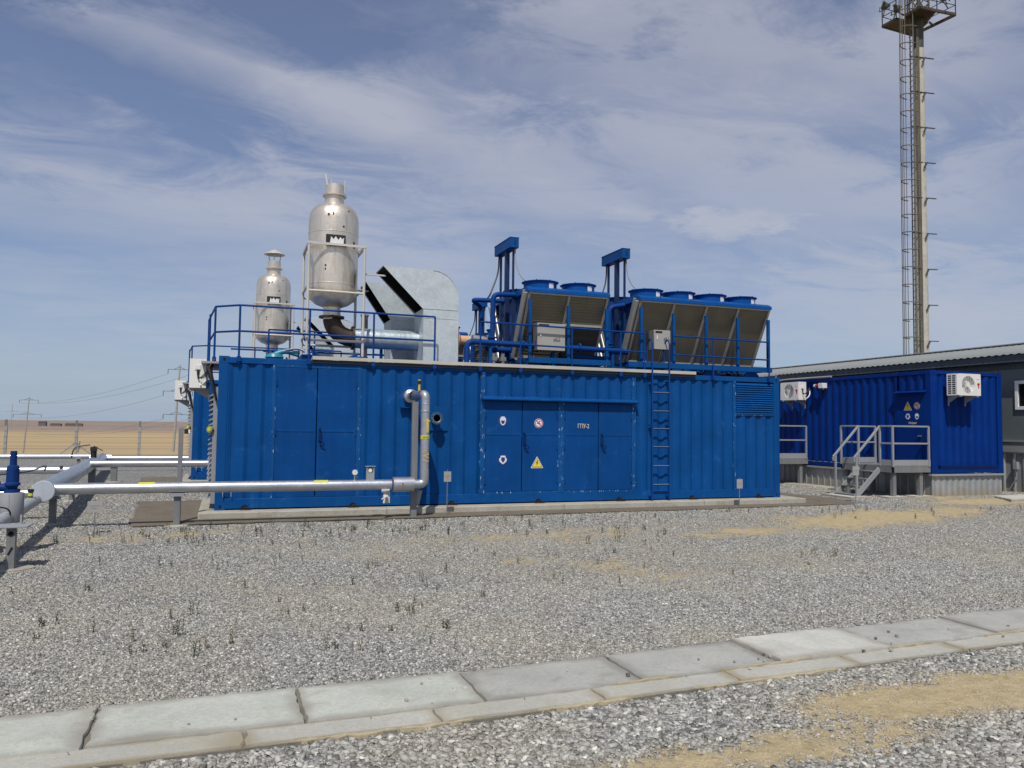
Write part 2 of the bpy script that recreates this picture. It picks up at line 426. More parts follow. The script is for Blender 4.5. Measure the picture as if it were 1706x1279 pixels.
def sign(kind, c, ux, nrm, parent, s=.1):
    """flat sign of half-height s at c on a face with right vector ux and outward normal nrm"""
    mb = MB(); c = Vector(c); uz = (0,0,1); nrm = Vector(nrm)
    def pl(poly, lev, m):
        mb.m = m; mb.prism(poly, c+nrm*(lev*.0025), ux, uz, nrm*.0022)
    if kind == 'volt' or kind == 'warn':
        T = lambda k, dy=0: [(-1.12*s*k, -.92*s*k+dy), (1.12*s*k, -.92*s*k+dy), (0, 1.02*s*k+dy)]
        pl(rpoly(T(1.0), .2*s), 0, 0); pl(rpoly(T(.84, -.02*s), .16*s), 1, 1); pl(rpoly(T(.74, -.02*s), .12*s), 2, 2)
        if kind == 'volt': pl([(0.02*s,.38*s),(-.2*s,-.12*s),(-.02*s,-.1*s),(-.1*s,-.6*s),(.18*s,.0),(.0,.0),(.16*s,.36*s)], 3, 1)
        else: pl([(-.07*s,.35*s),(-.05*s,-.3*s),(.05*s,-.3*s),(.07*s,.35*s)], 3, 1); pl(ngon(.08*s, 10, (0, -.48*s)), 3, 1)
        mats = [WHITEP, BLACK, YEL]
        nm = 'warning_sign'; lb = 'yellow triangle with a black lightning bolt' if kind == 'volt' else 'yellow triangle with a black exclamation mark'
    elif kind == 'smoke':
        pl(ngon(s), 0, 0); pl(ngon(s*.92), 1, 1); pl(ngon(s*.74), 2, 0)
        pl([(-.42*s,-.1*s),(.3*s,-.1*s),(.3*s,.05*s),(-.42*s,.05*s)], 3, 2)
        pl([(.1*s,.2*s),(.35*s,.35*s),(.2*s,.5*s),(-.1*s,.35*s)], 3, 2)
        pl([(-.62*s,.5*s),(-.5*s,.62*s),(.62*s,-.5*s),(.5*s,-.62*s)], 4, 1)
        mats = [WHITEP, RED, BLACK]; nm = 'prohibition_sign'; lb = 'round white no smoking sign with red ring'
    else:
        pl(ngon(s*1.05), 0, 1)
        if kind == 'helmet':
            pl([(-.62*s,.05*s),(-.58*s,.45*s),(-.3*s,.82*s),(.3*s,.82*s),(.58*s,.45*s),(.62*s,.05*s)], 1, 0)
            pl([(-.62*s,.0*s),(-.42*s,-.6*s),(-.1*s,-.85*s),(.1*s,-.85*s),(.42*s,-.6*s),(.62*s,.0),(.42*s,.0),(.3*s,-.45*s),(0,-.68*s),(-.3*s,-.45*s),(-.42*s,.0)], 1, 0)
        else:
            pl([(-.45*s,.75*s),(.45*s,.75*s),(.55*s,.35*s),(.8*s,.1*s),(.7*s,-.35*s),(.1*s,-.85*s),(-.1*s,-.85*s),(-.7*s,-.35*s),(-.8*s,.1*s),(-.55*s,.35*s)], 1, 0)
            pl([(-.35*s,.45*s),(.35*s,.45*s),(.4*s,-.1*s),(0,-.6*s),(-.4*s,-.1*s)], 2, 1)
        mats = [WHITEP, SIGNB]; nm = 'safety_sign'; lb = 'blue round sign with a white head wearing ' + ('a helmet' if kind == 'helmet' else 'ear protection')
    o = mb.build(nm, mats, parent, smooth=0); o['label'] = lb; return o

G = -.13   # yard level; the floor of the generator containers is z = 0
def gz(x, y):   # yard rises a touch toward the right
    t = np.clip((np.asarray(x, float)-12.8)/3.5, 0, 1); return G+.07*t*t*(3-2*t)

# ---------------------------------------------------------------- ground
def vnoise(x, y, s, seed=0):
    x = np.asarray(x)*s+seed*17.3; y = np.asarray(y)*s+seed*9.7
    xi = np.floor(x).astype(np.int64); yi = np.floor(y).astype(np.int64); fx = x-xi; fy = y-yi
    def h(a, b):
        n = (a*374761393+b*668265263+seed*1442695) & 0xffffffff
        n = ((n ^ (n >> 13))*1274126177) & 0xffffffff
        return ((n ^ (n >> 16)) & 0xffff)/65535.
    fx = fx*fx*(3-2*fx); fy = fy*fy*(3-2*fy)
    return (h(xi,yi)*(1-fx)+h(xi+1,yi)*fx)*(1-fy)+(h(xi,yi+1)*(1-fx)+h(xi+1,yi+1)*fx)*fy
def fbm(x, y, s, seed=0, oct=4):
    a = 0; t = 0; w = 1.
    for i in range(oct): a = a+w*vnoise(x, y, s*2**i, seed+i); t += w; w *= .55
    return a/t
def sstep(a, b, x): t = np.clip((x-a)/(b-a), 0, 1); return t*t*(3-2*t)
def sandmask(x, y):
    """how far the clay shows through the gravel, 0..1"""
    x = np.asarray(x, float); y = np.asarray(y, float)
    n = fbm(x, y, 1.1, 3); m = fbm(x, y, 4.5, 8)
    def el(cx, cy, a, b, ang=0):
        c, s_ = math.cos(ang), math.sin(ang); dx = x-cx; dy = y-cy
        return 1-np.sqrt(((dx*c+dy*s_)/a)**2+((-dx*s_+dy*c)/b)**2)
    v = np.maximum.reduce([el(12.0, -3.0, 5.3, 1.4, .24), el(17.2, -1.5, 3.2, .95, .05), el(4.7, -11.18, 1.8, .46, -.03)*1.25, el(2.8, -11.5, 1.9, .36, .05)*.85, el(8.7, -4.0, 2.6, .8, .2)*.75,
                           el(-1.2, -2.3, 2.2, .7, .1)*.42, el(4.6, -3.6, 4.5, 1.0, .0)*.36, el(4.4, -6.2, 4.4, 1.5, .1)*.3, el(-2.6, 9.0, 1.8, .8, 0)*.6, el(16.7, -.5, 2.2, 1.0, .3)*.5])
    k_ = fbm(x, y, 14, 9, 3)
    v = v+(n-.5)*.7+(m-.5)*.5+(k_-.5)*.45
    return np.clip(sstep(.0, .72, v), 0, 1)
def col_attr(me, name, arr, domain='POINT'):
    a = me.attributes.new(name, 'FLOAT', domain); a.data.foreach_set('value', np.asarray(arr, np.float32))

def grid_mesh(name, xs, ys, zf, mat):
    X, Y = np.meshgrid(xs, ys); Z = zf(X, Y)
    V = np.stack([X.ravel(), Y.ravel(), Z.ravel()], 1)
    nx, ny = len(xs), len(ys); i = np.arange(nx-1)[None, :]+np.arange(ny-1)[:, None]*nx; i = i.ravel()
    F = np.stack([i, i+1, i+1+nx, i+nx], 1)
    me = bpy.data.meshes.new(name); me.vertices.add(len(V)); me.vertices.foreach_set('co', V.ravel())
    me.loops.add(F.size); me.loops.foreach_set('vertex_index', F.ravel()); me.polygons.add(len(F))
    me.polygons.foreach_set('loop_start', np.arange(0, F.size, 4)); me.polygons.foreach_set('loop_total', np.full(len(F), 4))
    me.update(calc_edges=True); me.validate(); me.materials.append(mat)
    me.polygons.foreach_set('use_smooth', [True]*len(F))
    o = bpy.data.objects.new(name, me); C.objects.link(o); return o, V
# gravel bed material: crushed stone seen from afar, clay where the mask says so
GRAV, nt, b, P = newmat('gravel_bed')
vo = N(nt, 'ShaderNodeTexVoronoi'); vo.inputs['Scale'].default_value = 26; LK(nt, P, vo.inputs['Vector'])
vo2 = N(nt, 'ShaderNodeTexVoronoi'); vo2.inputs['Scale'].default_value = 55; LK(nt, P, vo2.inputs['Vector'])
sp = N(nt, 'ShaderNodeSeparateColor'); LK(nt, vo.outputs['Color'], sp.inputs[0])
sp2 = N(nt, 'ShaderNodeSeparateColor'); LK(nt, vo2.outputs['Color'], sp2.inputs[0])
gcol = ramp(nt, sp.outputs[0], [(0, (.12, .12, .118)), (.35, (.25, .25, .245)), (.7, (.37, .37, .355)), (1, (.62, .61, .57))])
gcol = mixrgb(nt, .12, gcol, (.09, .09, .085))
gcol = mixrgb(nt, .3, gcol, ramp(nt, sp2.outputs[0], [(0, (.1, .1, .1)), (.5, (.3, .3, .29)), (1, (.55, .54, .5))]))
gcol = mixrgb(nt, ramp(nt, vo.outputs['Distance'], [(.42, 0.), (.75, .7)]), gcol, (.07, .068, .062))
at = N(nt, 'ShaderNodeAttribute', attribute_name='sand')
ns = noise(nt, P, 9, 5, .6)
scol = mixrgb(nt, ramp(nt, ns, [(.3, 0.), (.7, 1.)]), (.37, .29, .16), (.55, .45, .265))
sg1 = noise(nt, P, 85, 4, .7); scol = mixrgb(nt, ramp(nt, sg1, [(.5, 0.), (.66, .55)]), scol, (.20, .165, .11)); scol = mixrgb(nt, ramp(nt, sg1, [(.3, .5), (.42, 0.)]), scol, (.62, .55, .41))
dusty = noise(nt, P, .55, 4, .55)
gcol = mixrgb(nt, math_(nt, 'MULTIPLY', ramp(nt, dusty, [(.45, 0.), (.7, 1.)]), .2), gcol, (.42, .38, .31))
sfac = ramp(nt, math_(nt, 'ADD', at.outputs['Fac'], math_(nt, 'MULTIPLY', math_(nt, 'SUBTRACT', sp.outputs[1], .5), .7)), [(.35, 0.), (.65, 1.)])
LK(nt, mixrgb(nt, sfac, gcol, scol), b.inputs['Base Color']); S(b, Roughness=.92, Specular_IOR_Level=.2)
hh = math_(nt, 'SUBTRACT', math_(nt, 'MULTIPLY', sp.outputs[1], .6), vo.outputs['Distance'])
hh = math_(nt, 'ADD', math_(nt, 'MULTIPLY', hh, math_(nt, 'SUBTRACT', 1.0, math_(nt, 'MULTIPLY', sfac, .8))), math_(nt, 'MULTIPLY', sg1, .35))
bump(nt, b, hh, .9, .03)
# keep-out rectangles of the stones: foundations, aprons, paving
def edge_far(x): return -9.72+.045*np.maximum(np.asarray(x)-1.5, 0)
def zyard(X, Y):
    return gz(X, Y)+(fbm(X, Y, .5, 5)-.5)*.02+(fbm(X, Y, 3.0, 6)-.5)*.012
xs = np.concatenate([np.linspace(-45, -6, 40), np.arange(-5.9, 23, .1), np.linspace(23.1, 45, 50)])
ys = np.concatenate([np.arange(-16, 1, .1), np.linspace(1.1, 29.5, 120)])
yard, V = grid_mesh('gravel_yard', xs, ys, zyard, GRAV)
col_attr(yard.data, 'sand', sandmask(V[:, 0], V[:, 1])); struct(yard)

# steppe beyond the yard
FIELD, nt, b, P = newmat('dry_steppe')
sp = N(nt, 'ShaderNodeSeparateXYZ'); LK(nt, P, sp.inputs[0])
vl = N(nt, 'ShaderNodeVectorMath', operation='LENGTH'); LK(nt, P, vl.inputs[0]); dist = vl.outputs['Value']
mp = N(nt, 'ShaderNodeMapping'); LK(nt, P, mp.inputs[0]); mp.inputs['Scale'].default_value = (.004, .03, 0)
st = noise(nt, mp.outputs[0], 1.0, 6, .6); fine = noise(nt, P, .4, 6, .65)
c1 = mixrgb(nt, ramp(nt, st, [(.35, 0.), (.65, 1.)]), (.37, .275, .15), (.48, .365, .205))
c1 = mixrgb(nt, math_(nt, 'MULTIPLY', fine, .3), c1, (.26, .19, .11))
far = ramp(nt, math_(nt, 'MULTIPLY', math_(nt, 'ADD', dist, math_(nt, 'MULTIPLY', st, 500.)), 1/6000.), [(.24, 0.), (.30, 1.)])
c2 = mixrgb(nt, ramp(nt, st, [(.4, 0.), (.6, 1.)]), (.22, .17, .145), (.31, .245, .195))
LK(nt, mixrgb(nt, far, c1, c2), b.inputs['Base Color']); S(b, Roughness=1, Specular_IOR_Level=0.05)
rad = np.array([0, 20, 34, 46, 60, 100, 174, 300, 600, 1000, 1500, 2200, 3200, 4500, 6500, 9000.])
hz_ = np.array([-.6, -.6, -.6, -.5, -1.3, -3.2, -6.0, -10.5, -17, -16, -12, -7.5, -3, 2, 9, 12])
na = 220; vs = []; ang = np.linspace(0, 2*PI, na, endpoint=False)
for r_, h_ in zip(rad[1:], hz_[1:]):
    for a in ang:
        wob = math.sin(a*7+r_*.001)*.3+math.sin(a*17)*.15 if r_ > 2500 else 0
        vs.append((r_*math.cos(a)+5, r_*math.sin(a), h_+wob*r_/2500))
vs.append((5, 0, -.6)); fs = []
for i in range(len(rad)-2):
    for j in range(na): fs.append((i*na+j, (i+1)*na+j, (i+1)*na+(j+1) % na, i*na+(j+1) % na))
for j in range(na): fs.append((len(vs)-1, j, (j+1) % na))
mb = MB(); mb.add(vs, fs); struct(mb.build('steppe_field', FIELD, smooth=80))

# bare screed aprons round the containers
def apron(pts, nm='bare_earth_strip'):
    mb = MB(); n = len(pts); rr = []
    for i in range(n):
        a = Vector(pts[i]); b_ = Vector(pts[(i+1) % n]); k = max(2, int((b_-a).length/.25))
        for j in range(k):
            p = a+(b_-a)*j/k; rr.append((p.x+random.uniform(-.04, .04), p.y+random.uniform(-.05, .05)))
    mb.prism(rr, (0, 0, G+.014), (1, 0, 0), (0, 1, 0), (0, 0, .012)); return struct(mb.build(nm, APRON, smooth=0))
apron([(-1.25, -1.05), (1.4, -.98), (4.6, -1.0), (9.9, -.95), (13.6, -.75), (14.3, .2), (13.6, 3.3), (-1.5, 3.2)])
apron([(-1.95, 7.2), (12.9, 7.25), (12.9, 11.2), (-2.2, 11.3)])

# stones: real little rocks, denser near the camera
def in_rects(x, y):
    bad = ((x > -.35) & (x < 12.75) & (y > -.45) & (y < 2.95))
    ap = ((x > -1.2-(y+1)*.085) & (x < 14.2) & (y > -1.0+.02*(x-5)) & (y < 3.2)) & (fbm(x, y, 5, 40) < .80)
    ap |= ((x > -1.9) & (x < 12.9) & (y > 7.3) & (y < 11.2))
    ef = edge_far(x)
    pv = (y < ef-.0+(fbm(x, y, 6, 41)-.62)*.06) & (y > ef-.94+(fbm(x, y, 5, 42)-.5)*.05)
    bl = (x > 16.55) & (x < 19.2) & (y > -.3)
    return bad | ap | pv | bl
def stones(name, regions):
    Vs = []; Fs = []; base = 0; cols = []
    ico = np.array([(1,0,0),(-1,0,0),(0,1,0),(0,-1,0),(0,0,1),(0,0,-1),(.6,.6,.55),(-.6,.5,.6),(.55,-.6,.6),(-.55,-.6,.55)])
    import itertools
    # hull triangulation of a cube-ish 8 vertex rock
    cb = np.array([(-1,-1,-1),(1,-1,-1),(1,1,-1),(-1,1,-1),(-1,-1,1),(1,-1,1),(1,1,1),(-1,1,1)], float)
    tri = np.array([(4,5,6),(4,6,7),(0,1,5),(0,5,4),(1,2,6),(1,6,5),(2,3,7),(2,7,6),(3,0,4),(3,4,7)])
    for (x0, x1, y0, y1, dens, smin, smax) in regions:
        n = int((x1-x0)*(y1-y0)*dens)
        x = rng.uniform(x0, x1, n); y = rng.uniform(y0, y1, n)
        dx = x-camloc.x; dy = y-camloc.y; a = np.arctan2(dx, dy)-yaw
        ok = (np.abs(a) < R(37)) & ~in_rects(x, y)
        sm = sandmask(x, y); ok &= rng.uniform(0, 1, n) > sm**1.4*.90
        x = x[ok]; y = y[ok]; sm = sm[ok]; n = len(x)
        s = (smin+(smax-smin)*rng.uniform(0, 1, n)**2.4)*(1-.6*sm)
        v = cb[None]*rng.uniform(.45, 1.0, (n, 8, 3))
        v = v*s[:, None, None]*.5*np.stack([rng.uniform(.8, 1.5, n), rng.uniform(.55, 1.0, n), rng.uniform(.3, .7, n)], 1)[:, None, :]
        t = rng.uniform(-.5, .5, n); ct, st_ = np.cos(t)[:, None], np.sin(t)[:, None]
        vx = v[:, :, 0]*ct-v[:, :, 2]*st_; vz = v[:, :, 0]*st_+v[:, :, 2]*ct
        t = rng.uniform(0, 2*PI, n); ct, st_ = np.cos(t)[:, None], np.sin(t)[:, None]
        vy = vx*st_+v[:, :, 1]*ct; vx = vx*ct-v[:, :, 1]*st_
        z = zyard(x, y)+s*rng.uniform(-.02, .3, n)
        V = np.stack([vx+x[:, None], vy+y[:, None], vz+z[:, None]], 2).reshape(-1, 3)
        F = (tri[None]+(np.arange(n)*8)[:, None, None]+base).reshape(-1, 3)
        Vs.append(V); Fs.append(F); base += len(V); cols.append(np.repeat(sm, 8))
    V = np.concatenate(Vs); F = np.concatenate(Fs); cc = np.concatenate(cols)
    me = bpy.data.meshes.new(name); me.vertices.add(len(V)); me.vertices.foreach_set('co', V.ravel())
    me.loops.add(F.size); me.loops.foreach_set('vertex_index', F.ravel()); me.polygons.add(len(F))
    me.polygons.foreach_set('loop_start', np.arange(0, F.size, 3)); me.polygons.foreach_set('loop_total', np.full(len(F), 3))
    me.update(calc_edges=True); me.materials.append(STONE); col_attr(me, 'sand', cc)
    o = bpy.data.objects.new(name, me); C.objects.link(o); struct(o, 'stuff'); return o
STONE, nt, b, P = newmat('crushed_stone')
gi = N(nt, 'ShaderNodeNewGeometry')
sc_ = ramp(nt, gi.outputs['Random Per Island'], [(0, (.10, .098, .088)), (.2, (.22, .216, .198)), (.5, (.345, .338, .308)), (.8, (.44, .43, .39)), (.95, (.56, .55, .49)), (1, (.78, .76, .68))])
at = N(nt, 'ShaderNodeAttribute', attribute_name='sand')
dn = noise(nt, P, .55, 4, .55)
df = math_(nt, 'ADD', math_(nt, 'MULTIPLY', at.outputs['Fac'], .75), math_(nt, 'MULTIPLY', ramp(nt, dn, [(.42, 0.), (.68, 1.)]), .3))
sc_ = mixrgb(nt, df, sc_, (.47, .395, .265))
sc_ = mixrgb(nt, math_(nt, 'MULTIPLY', noise(nt, P, 60, 3, .6), .25), sc_, (.12, .12, .12))
LK(nt, sc_, b.inputs['Base Color']); S(b, Roughness=.85, Specular_IOR_Level=.3)
stones('gravel', [(-4, 8, -12.3, -10.3, 6800, .010, .042), (-5, 13, -10.0, -7, 7000, .008, .026), (-8, 18, -7, -3.5, 2900, .010, .027), (-11, 22, -3.5, .5, 1250, .013, .034), (-10, 0, .5, 9, 450, .018, .04), (12.4, 19, .5, 6, 600, .018, .04)])

# ---------------------------------------------------------------- paving
jx = [-2.05, -.49, .60, 1.65, 2.75, 3.87, 4.92, 6.13, 7.2, 8.3, 9.4]
pl_lab = ['pale concrete slab cut by the lower left corner of the photo, stained green', 'long pale concrete slab right of the first gap with two faint grey streaks',
 'clean pale concrete slab between two crumbling joints left of the grey slab', 'darker grey worn concrete slab in the middle of the paved strip', 'grey slab with a light smear left of the raised pale slab',
 'pale slab standing slightly higher with sharp raised edges', 'wide grey slab with two small stones right of the raised pale slab', 'grey slab second from the right end of the strip', 'rightmost slab cut by the photo edge', 'paving slab just outside the right of the photo']
pmat = [PAVE, PAVE, PAVE, PAVE2, PAVE2, PAVE3, PAVE2, PAVE2, PAVE, PAVE]
def rough_slab(name, corners, z0, z1, mat, jag=.006, step=.06, tilt=0):
    mb = MB(); rr = []
    n = 4
    for i in range(4):
        a = Vector(corners[i]); b_ = Vector(corners[(i+1) % 4]); k = max(3, int((b_-a).length/step)); d = (b_-a).normalized(); nn = Vector((d.y, -d.x))
        for j in range(k):
            e = random.gauss(0, jag); e = max(-jag*2.2, min(jag*2.2, e)); p = a+(b_-a)*j/k+nn*e; rr.append((p.x, p.y))
    cx = sum(p[0] for p in rr)/len(rr); cy = sum(p[1] for p in rr)/len(rr)
    k = len(rr); vs = [(x, y, z0) for x, y in rr]+[(x, y, z1-.010) for x, y in rr]+[(cx+(x-cx)*.992+(.0 if 1 else 0), cy+(y-cy)*.982, z1+tilt*(x-cx)) for x, y in rr]
    fs = [(i, (i+1) % k, k+(i+1) % k, k+i) for i in range(k)]+[(k+i, k+(i+1) % k, 2*k+(i+1) % k, 2*k+i) for i in range(k)]+[tuple(range(2*k, 3*k))]
    mb.add(vs, fs); return mb.build(name, mat, smooth=30)
for i in range(10):
    a, c = jx[i], jx[i+1]; g_ = .007 if i not in (0, 1, 2) else .009
    ya = float(edge_far(a))-.10; yb = float(edge_far(c))-.10
    dz = [.0, .004, .0, -.008, -.006, .014, -.004, .002, 0, 0][i]
    hh = .59 if i else .62
    o = rough_slab('paving_slab', [(a+g_, ya-hh), (c-g_, yb-hh), (c-g_, yb), (a+g_, ya)], G-.06, G+.035+dz, pmat[i])
    tag(o, pl_lab[i], 'slab', 'concrete slabs of the paved strip')
kx = [-2.2, .28, 1.32, 2.35, 3.37, 4.4, 5.45, 6.5, 7.5, 8.6]
k_lab = ['kerb stone at the lower left corner', 'kerb stone right of the first cracked joint', 'kerb stone below the clean pale slab', 'kerb stone below the dark worn slab', 'kerb stone below the smeared grey slab',
         'kerb stone below the raised pale slab', 'kerb stone below the wide grey slab', 'kerb stone second from the right photo edge', 'kerb stone at the right photo edge']
for i in range(9):
    a, c = kx[i], kx[i+1]; ya = float(edge_far(a))-.705; yb = float(edge_far(c))-.705
    o = rough_slab('kerb_stone', [(a+.005, ya-.20), (c-.005, yb-.20), (c-.005, yb), (a+.005, ya)], G-.08, G+.028, KERB, .007)
    tag(o, k_lab[i], 'kerb stone', 'kerb stones along the paved strip')
# clay and crumbs in the joints
mb = MB()
mb.prism([(-2.2, float(edge_far(-2.2))-.915), (1.5, float(edge_far(1.5))-.915), (8.6, float(edge_far(8.6))-.915), (8.6, float(edge_far(8.6))-.08), (1.5, float(edge_far(1.5))-.08), (-2.2, float(edge_far(-2.2))-.08)], (0, 0, G-.02), (1, 0, 0), (0, 1, 0), (0, 0, .034))
JOINT = concrete('joint_clay', (.22, .20, .16), (.12, .11, .1), .6)
struct(mb.build('joint_fill', JOINT, smooth=0))
CLAY = concrete('clay_seam', (.47, .40, .26), (.33, .28, .18), .5)
mb = MB(); rq = random.Random(9)
for xa, xb_ in ((3.35, 4.15), (4.9, 5.35), (5.95, 6.9), (2.5, 3.0)):
    k = int((xb_-xa)/.05); top = []; bot = []
    for i in range(k+1):
        x = xa+(xb_-xa)*i/k; y = float(edge_far(x))-.695; env = math.sin(PI*i/k)**.5
        top.append((x, y+rq.uniform(.0, .018)*env)); bot.append((x, y-rq.uniform(.0, .022)*env))
    mb.prism(bot+top[::-1], (0, 0, G+.02), (1,0,0), (0,1,0), (0,0,.0185))
for xa, xb_ in ((.5, 1.5), (1.9, 2.6), (3.0, 4.3)):
    k = int((xb_-xa)/.05); top = []; bot = []
    for i in range(k+1):
        x = xa+(xb_-xa)*i/k; y = float(edge_far(x))-.905; env = math.sin(PI*i/k)**.5
        top.append((x, y+.01)); bot.append((x, y-.004-rq.uniform(.0, .04)*env))
    mb.prism(bot+top[::-1], (0, 0, G-.0), (1,0,0), (0,1,0), (0,0,.02))
struct(mb.build('clay_seam', CLAY, smooth=0), 'stuff')
o = rough_slab('paving_slab', [(17.3, -1.75), (20.6, -1.5), (20.9, -.55), (17.95, -.8)], gz(18, 0)-.05, float(gz(18, 0))+.06, PAVE3, .01)
tag(o, 'separate concrete slab at the right edge beside the grey building', 'slab')

# ---------------------------------------------------------------- generator unit
U2 = Vector((-.70, 8.2, 0)); H = 2.75; L = 12.19; D = 2.44
fd = thing('foundation_slab', 'low concrete foundation under the front blue generator container', 'foundation', (6, 1.2, G), 'container foundations')
mb = MB(); mb.box(-.26, 12.62, -.36, 2.8, G-.2, -.004); mb.build('concrete_block', SLAB, fd, bevel=.015)
mb = MB()
for x in (3.0, 6.6, 9.9): mb.box(x, x+.012, -.3615, -.355, G, -.002)
mb.build('joint_line', GREYD, fd)
dup(fd, U2, label='low concrete foundation under the rear blue generator container')

def container_frame(mb, x0, x1, y0, y1, z0, z1, br=.2, tr=.12, cp=.16):
    for x in ((x0, x0+cp), (x1-cp, x1)):
        for y in ((y0, y0+cp), (y1-cp, y1)): mb.box(x[0], x[1], y[0], y[1], z0, z1)
    for y in ((y0+.002, y0+.08), (y1-.08, y1-.002)):
        mb.box(x0+cp, x1-cp, y[0], y[1], z0+.02, z0+br); mb.box(x0+cp, x1-cp, y[0], y[1], z1-tr, z1-.012)
    for x in ((x0+.002, x0+.08), (x1-.08, x1-.002)):
        mb.box(x[0], x[1], y0+cp, y1-cp, z0+.02, z0+br*.8); mb.box(x[0], x[1], y0+cp, y1-cp, z1-tr, z1-.012)
def castings(mb, x0, x1, y0, y1, z0, z1):
    for x, sx in ((x0, 1), (x1, -1)):
        for y, sy in ((y0, 1), (y1, -1)):
            for z, sz in ((z0, 1), (z1, -1)):
                mb.m = 0
                mb.box(x-sx*.003, x+sx*.178, y-sy*.003, y+sy*.162, z-sz*.003, z+sz*.118)
                mb.m = 1
                mb.prism([(a*.8, b_) for a, b_ in ngon(.033, 14)], (x+sx*.09, y-sy*.0045, z+sz*.06), (1,0,0), (0,0,1), (0, sy*.004, 0))
                mb.prism([(a*.8, b_) for a, b_ in ngon(.033, 14)], (x-sx*.0045, y+sy*.08, z+sz*.06), (0,1,0), (0,0,1), (sx*.004, 0, 0))
gc = thing('generator_container', 'long bright blue corrugated generator container with double doors, nearest to the camera', 'container', (6.1, 1.2, 0), 'blue generator containers')
mb = MB(); container_frame(mb, 0, L, 0, D, 0, H); fr = mb.build('frame', BLUE, gc, bevel=.006)
mb = MB(); castings(mb, 0, L, 0, D, 0, H); mb.build_each('corner_casting', [BLUE, VOID], gc, bevel=.0)
mb = MB()
nf = (0, -1, 0); zf0, zf1 = .2, H-.12; yw = .014
mb.corr((.16, yw, 0), (1,0,0), .77, zf0, zf1, nf, ph=.05)
mb.corr((2.55, yw, 0), (1,0,0), 2.37, zf0, zf1, nf)
mb.corr((5.02, yw, 0), (1,0,0), 3.31, 2.15, zf1, nf, ph=.1)
mb.corr((8.43, yw, 0), (1,0,0), 2.49, zf0, zf1, nf, ph=.1)
mb.corr((10.99, yw, 0), (1,0,0), 1.04, zf0, 1.86, nf, ph=.1)
mb.build_each('wall', BLUE, gc, smooth=20)
mb = MB(); mb.corr((.16, D-yw, 0), (1,0,0), L-.32, zf0, zf1, (0,1,0)); mb.build_each('wall', BLUE, gc, smooth=20)
mb = MB(); mb.corr((yw, .16, 0), (0,1,0), D-.32, .16, zf1, (-1,0,0)); mb.build_each('wall', BLUE, gc, smooth=20)
mb = MB(); mb.corr((L-yw, .16, 0), (0,1,0), D-.32, .16, zf1, (1,0,0)); mb.build_each('wall', BLUE, gc, smooth=20)
mb = MB(); mb.box(.06, L-.06, .06, D-.06, H-.05, H-.02); mb.build('roof', BLUE, gc)
mb = MB()
for x0, x1, z0, z1 in ((.93, .99, .2, H-.12), (2.465, 2.55, .2, H-.12), (10.92, 10.99, .2, H-.12)): mb.box(x0, x1, .001, .05, z0, z1)
for x0, x1 in ((4.92, 5.02), (6.61, 6.75), (8.335, 8.43)): mb.box(x0, x1, -.002, .05, .2, 2.63 if x0 != 6.61 else 2.14)
for x0, x1, z0, z1 in ((.99, 2.465, 2.585, 2.63), (5.02, 8.335, 2.06, 2.15), (5.02, 8.335, .2, .235), (10.99, 12.03, 1.86, 1.9)): mb.box(x0, x1, .003, .05, z0, z1)
mb.build_each('door_frame', BLUEC, gc, bevel=.003)
mb = MB(); mb.prism([(0, 2.06), (.13, 2.075), (.135, 2.1), (.0, 2.15)], (4.93, .01, 0), (0,-1,0), (0,0,1), (3.52, 0, 0)); mb.build('rain_hood', BLUE, gc, bevel=.004)
def handle(x, z, par, y=0.0, s=1):
    mb = MB(); mb.box(x-.03, x+.03, y-.018, y+.001, z-.03, z+.13)
    mb.tube(rnd_path([(x-.02, y-.02, z+.02), (x-.01, y-.07, z-.01), (x+.07*s, y-.07, z-.07), (x+.06*s, y-.035, z-.13), (x-.005, y-.05, z-.08), (x-.02, y-.02, z-.0)], .02, 4), .008, 6)
    mb.cyl((x-.01, y, z+.2), (x-.01, y-.03, z+.2), .022, 12)
    mb.build('handle', paint('handle_blue', (.004, .02, .09), .4), par)
def leaf(x0, x1, z0, z1, hinge, par=gc, press=1.42):
    mb = MB(); y = .006
    mb.box(x0+.004, x1-.004, y, y+.04, z0+.006, z1-.006)
    lf = mb.build('door', BLUED, par, bevel=.004)
    mb = MB(); mb.box(x0+.03, x1-.03, y-.006, y+.001, press-.02, press+.02); mb.build('stiffener', BLUED, lf, bevel=.004)
    hx = x0+.012 if hinge < 0 else x1-.012
    for z in (z0+.22, (z0+z1)/2, z1-.28): mb = MB(); mb.cyl((hx, y-.012, z-.06), (hx, y-.012, z+.06), .013, 10); mb.box(hx-.025, hx+.025, y-.006, y+.0, z-.04, z+.04); mb.build('hinge', BLUED, lf)
    return lf
leaf(.99, 1.725, .2, 2.585, -1); b2 = leaf(1.735, 2.465, .2, 2.585, 1); handle(1.80, 1.26, b2)
d1 = leaf(5.02, 5.812, .235, 2.06, -1, press=1.39); d2 = leaf(5.822, 6.61, .235, 2.06, 1, press=1.39); d3 = leaf(6.75, 7.538, .235, 2.06, -1, press=1.39); d4 = leaf(7.548, 8.335, .235, 2.06, 1, press=1.39)
handle(5.87, 1.21, d2); handle(7.62, 1.21, d4)
sign('helmet', (5.40, .004, 1.66), (1,0,0), nf, d1, .105); sign('ear', (5.41, .004, .88), (1,0,0), nf, d1, .105)
sign('smoke', (6.18, .004, 1.62), (1,0,0), nf, d2, .095); sign('volt', (6.15, .004, .82), (1,0,0), nf, d2, .125)
text_part('lettering', 'ГПУ-2', .125, (7.19, .003, 1.57), (1,0,0), (0,0,1), PALE, d3, 'small pale capitals and a number', squeeze=.78)
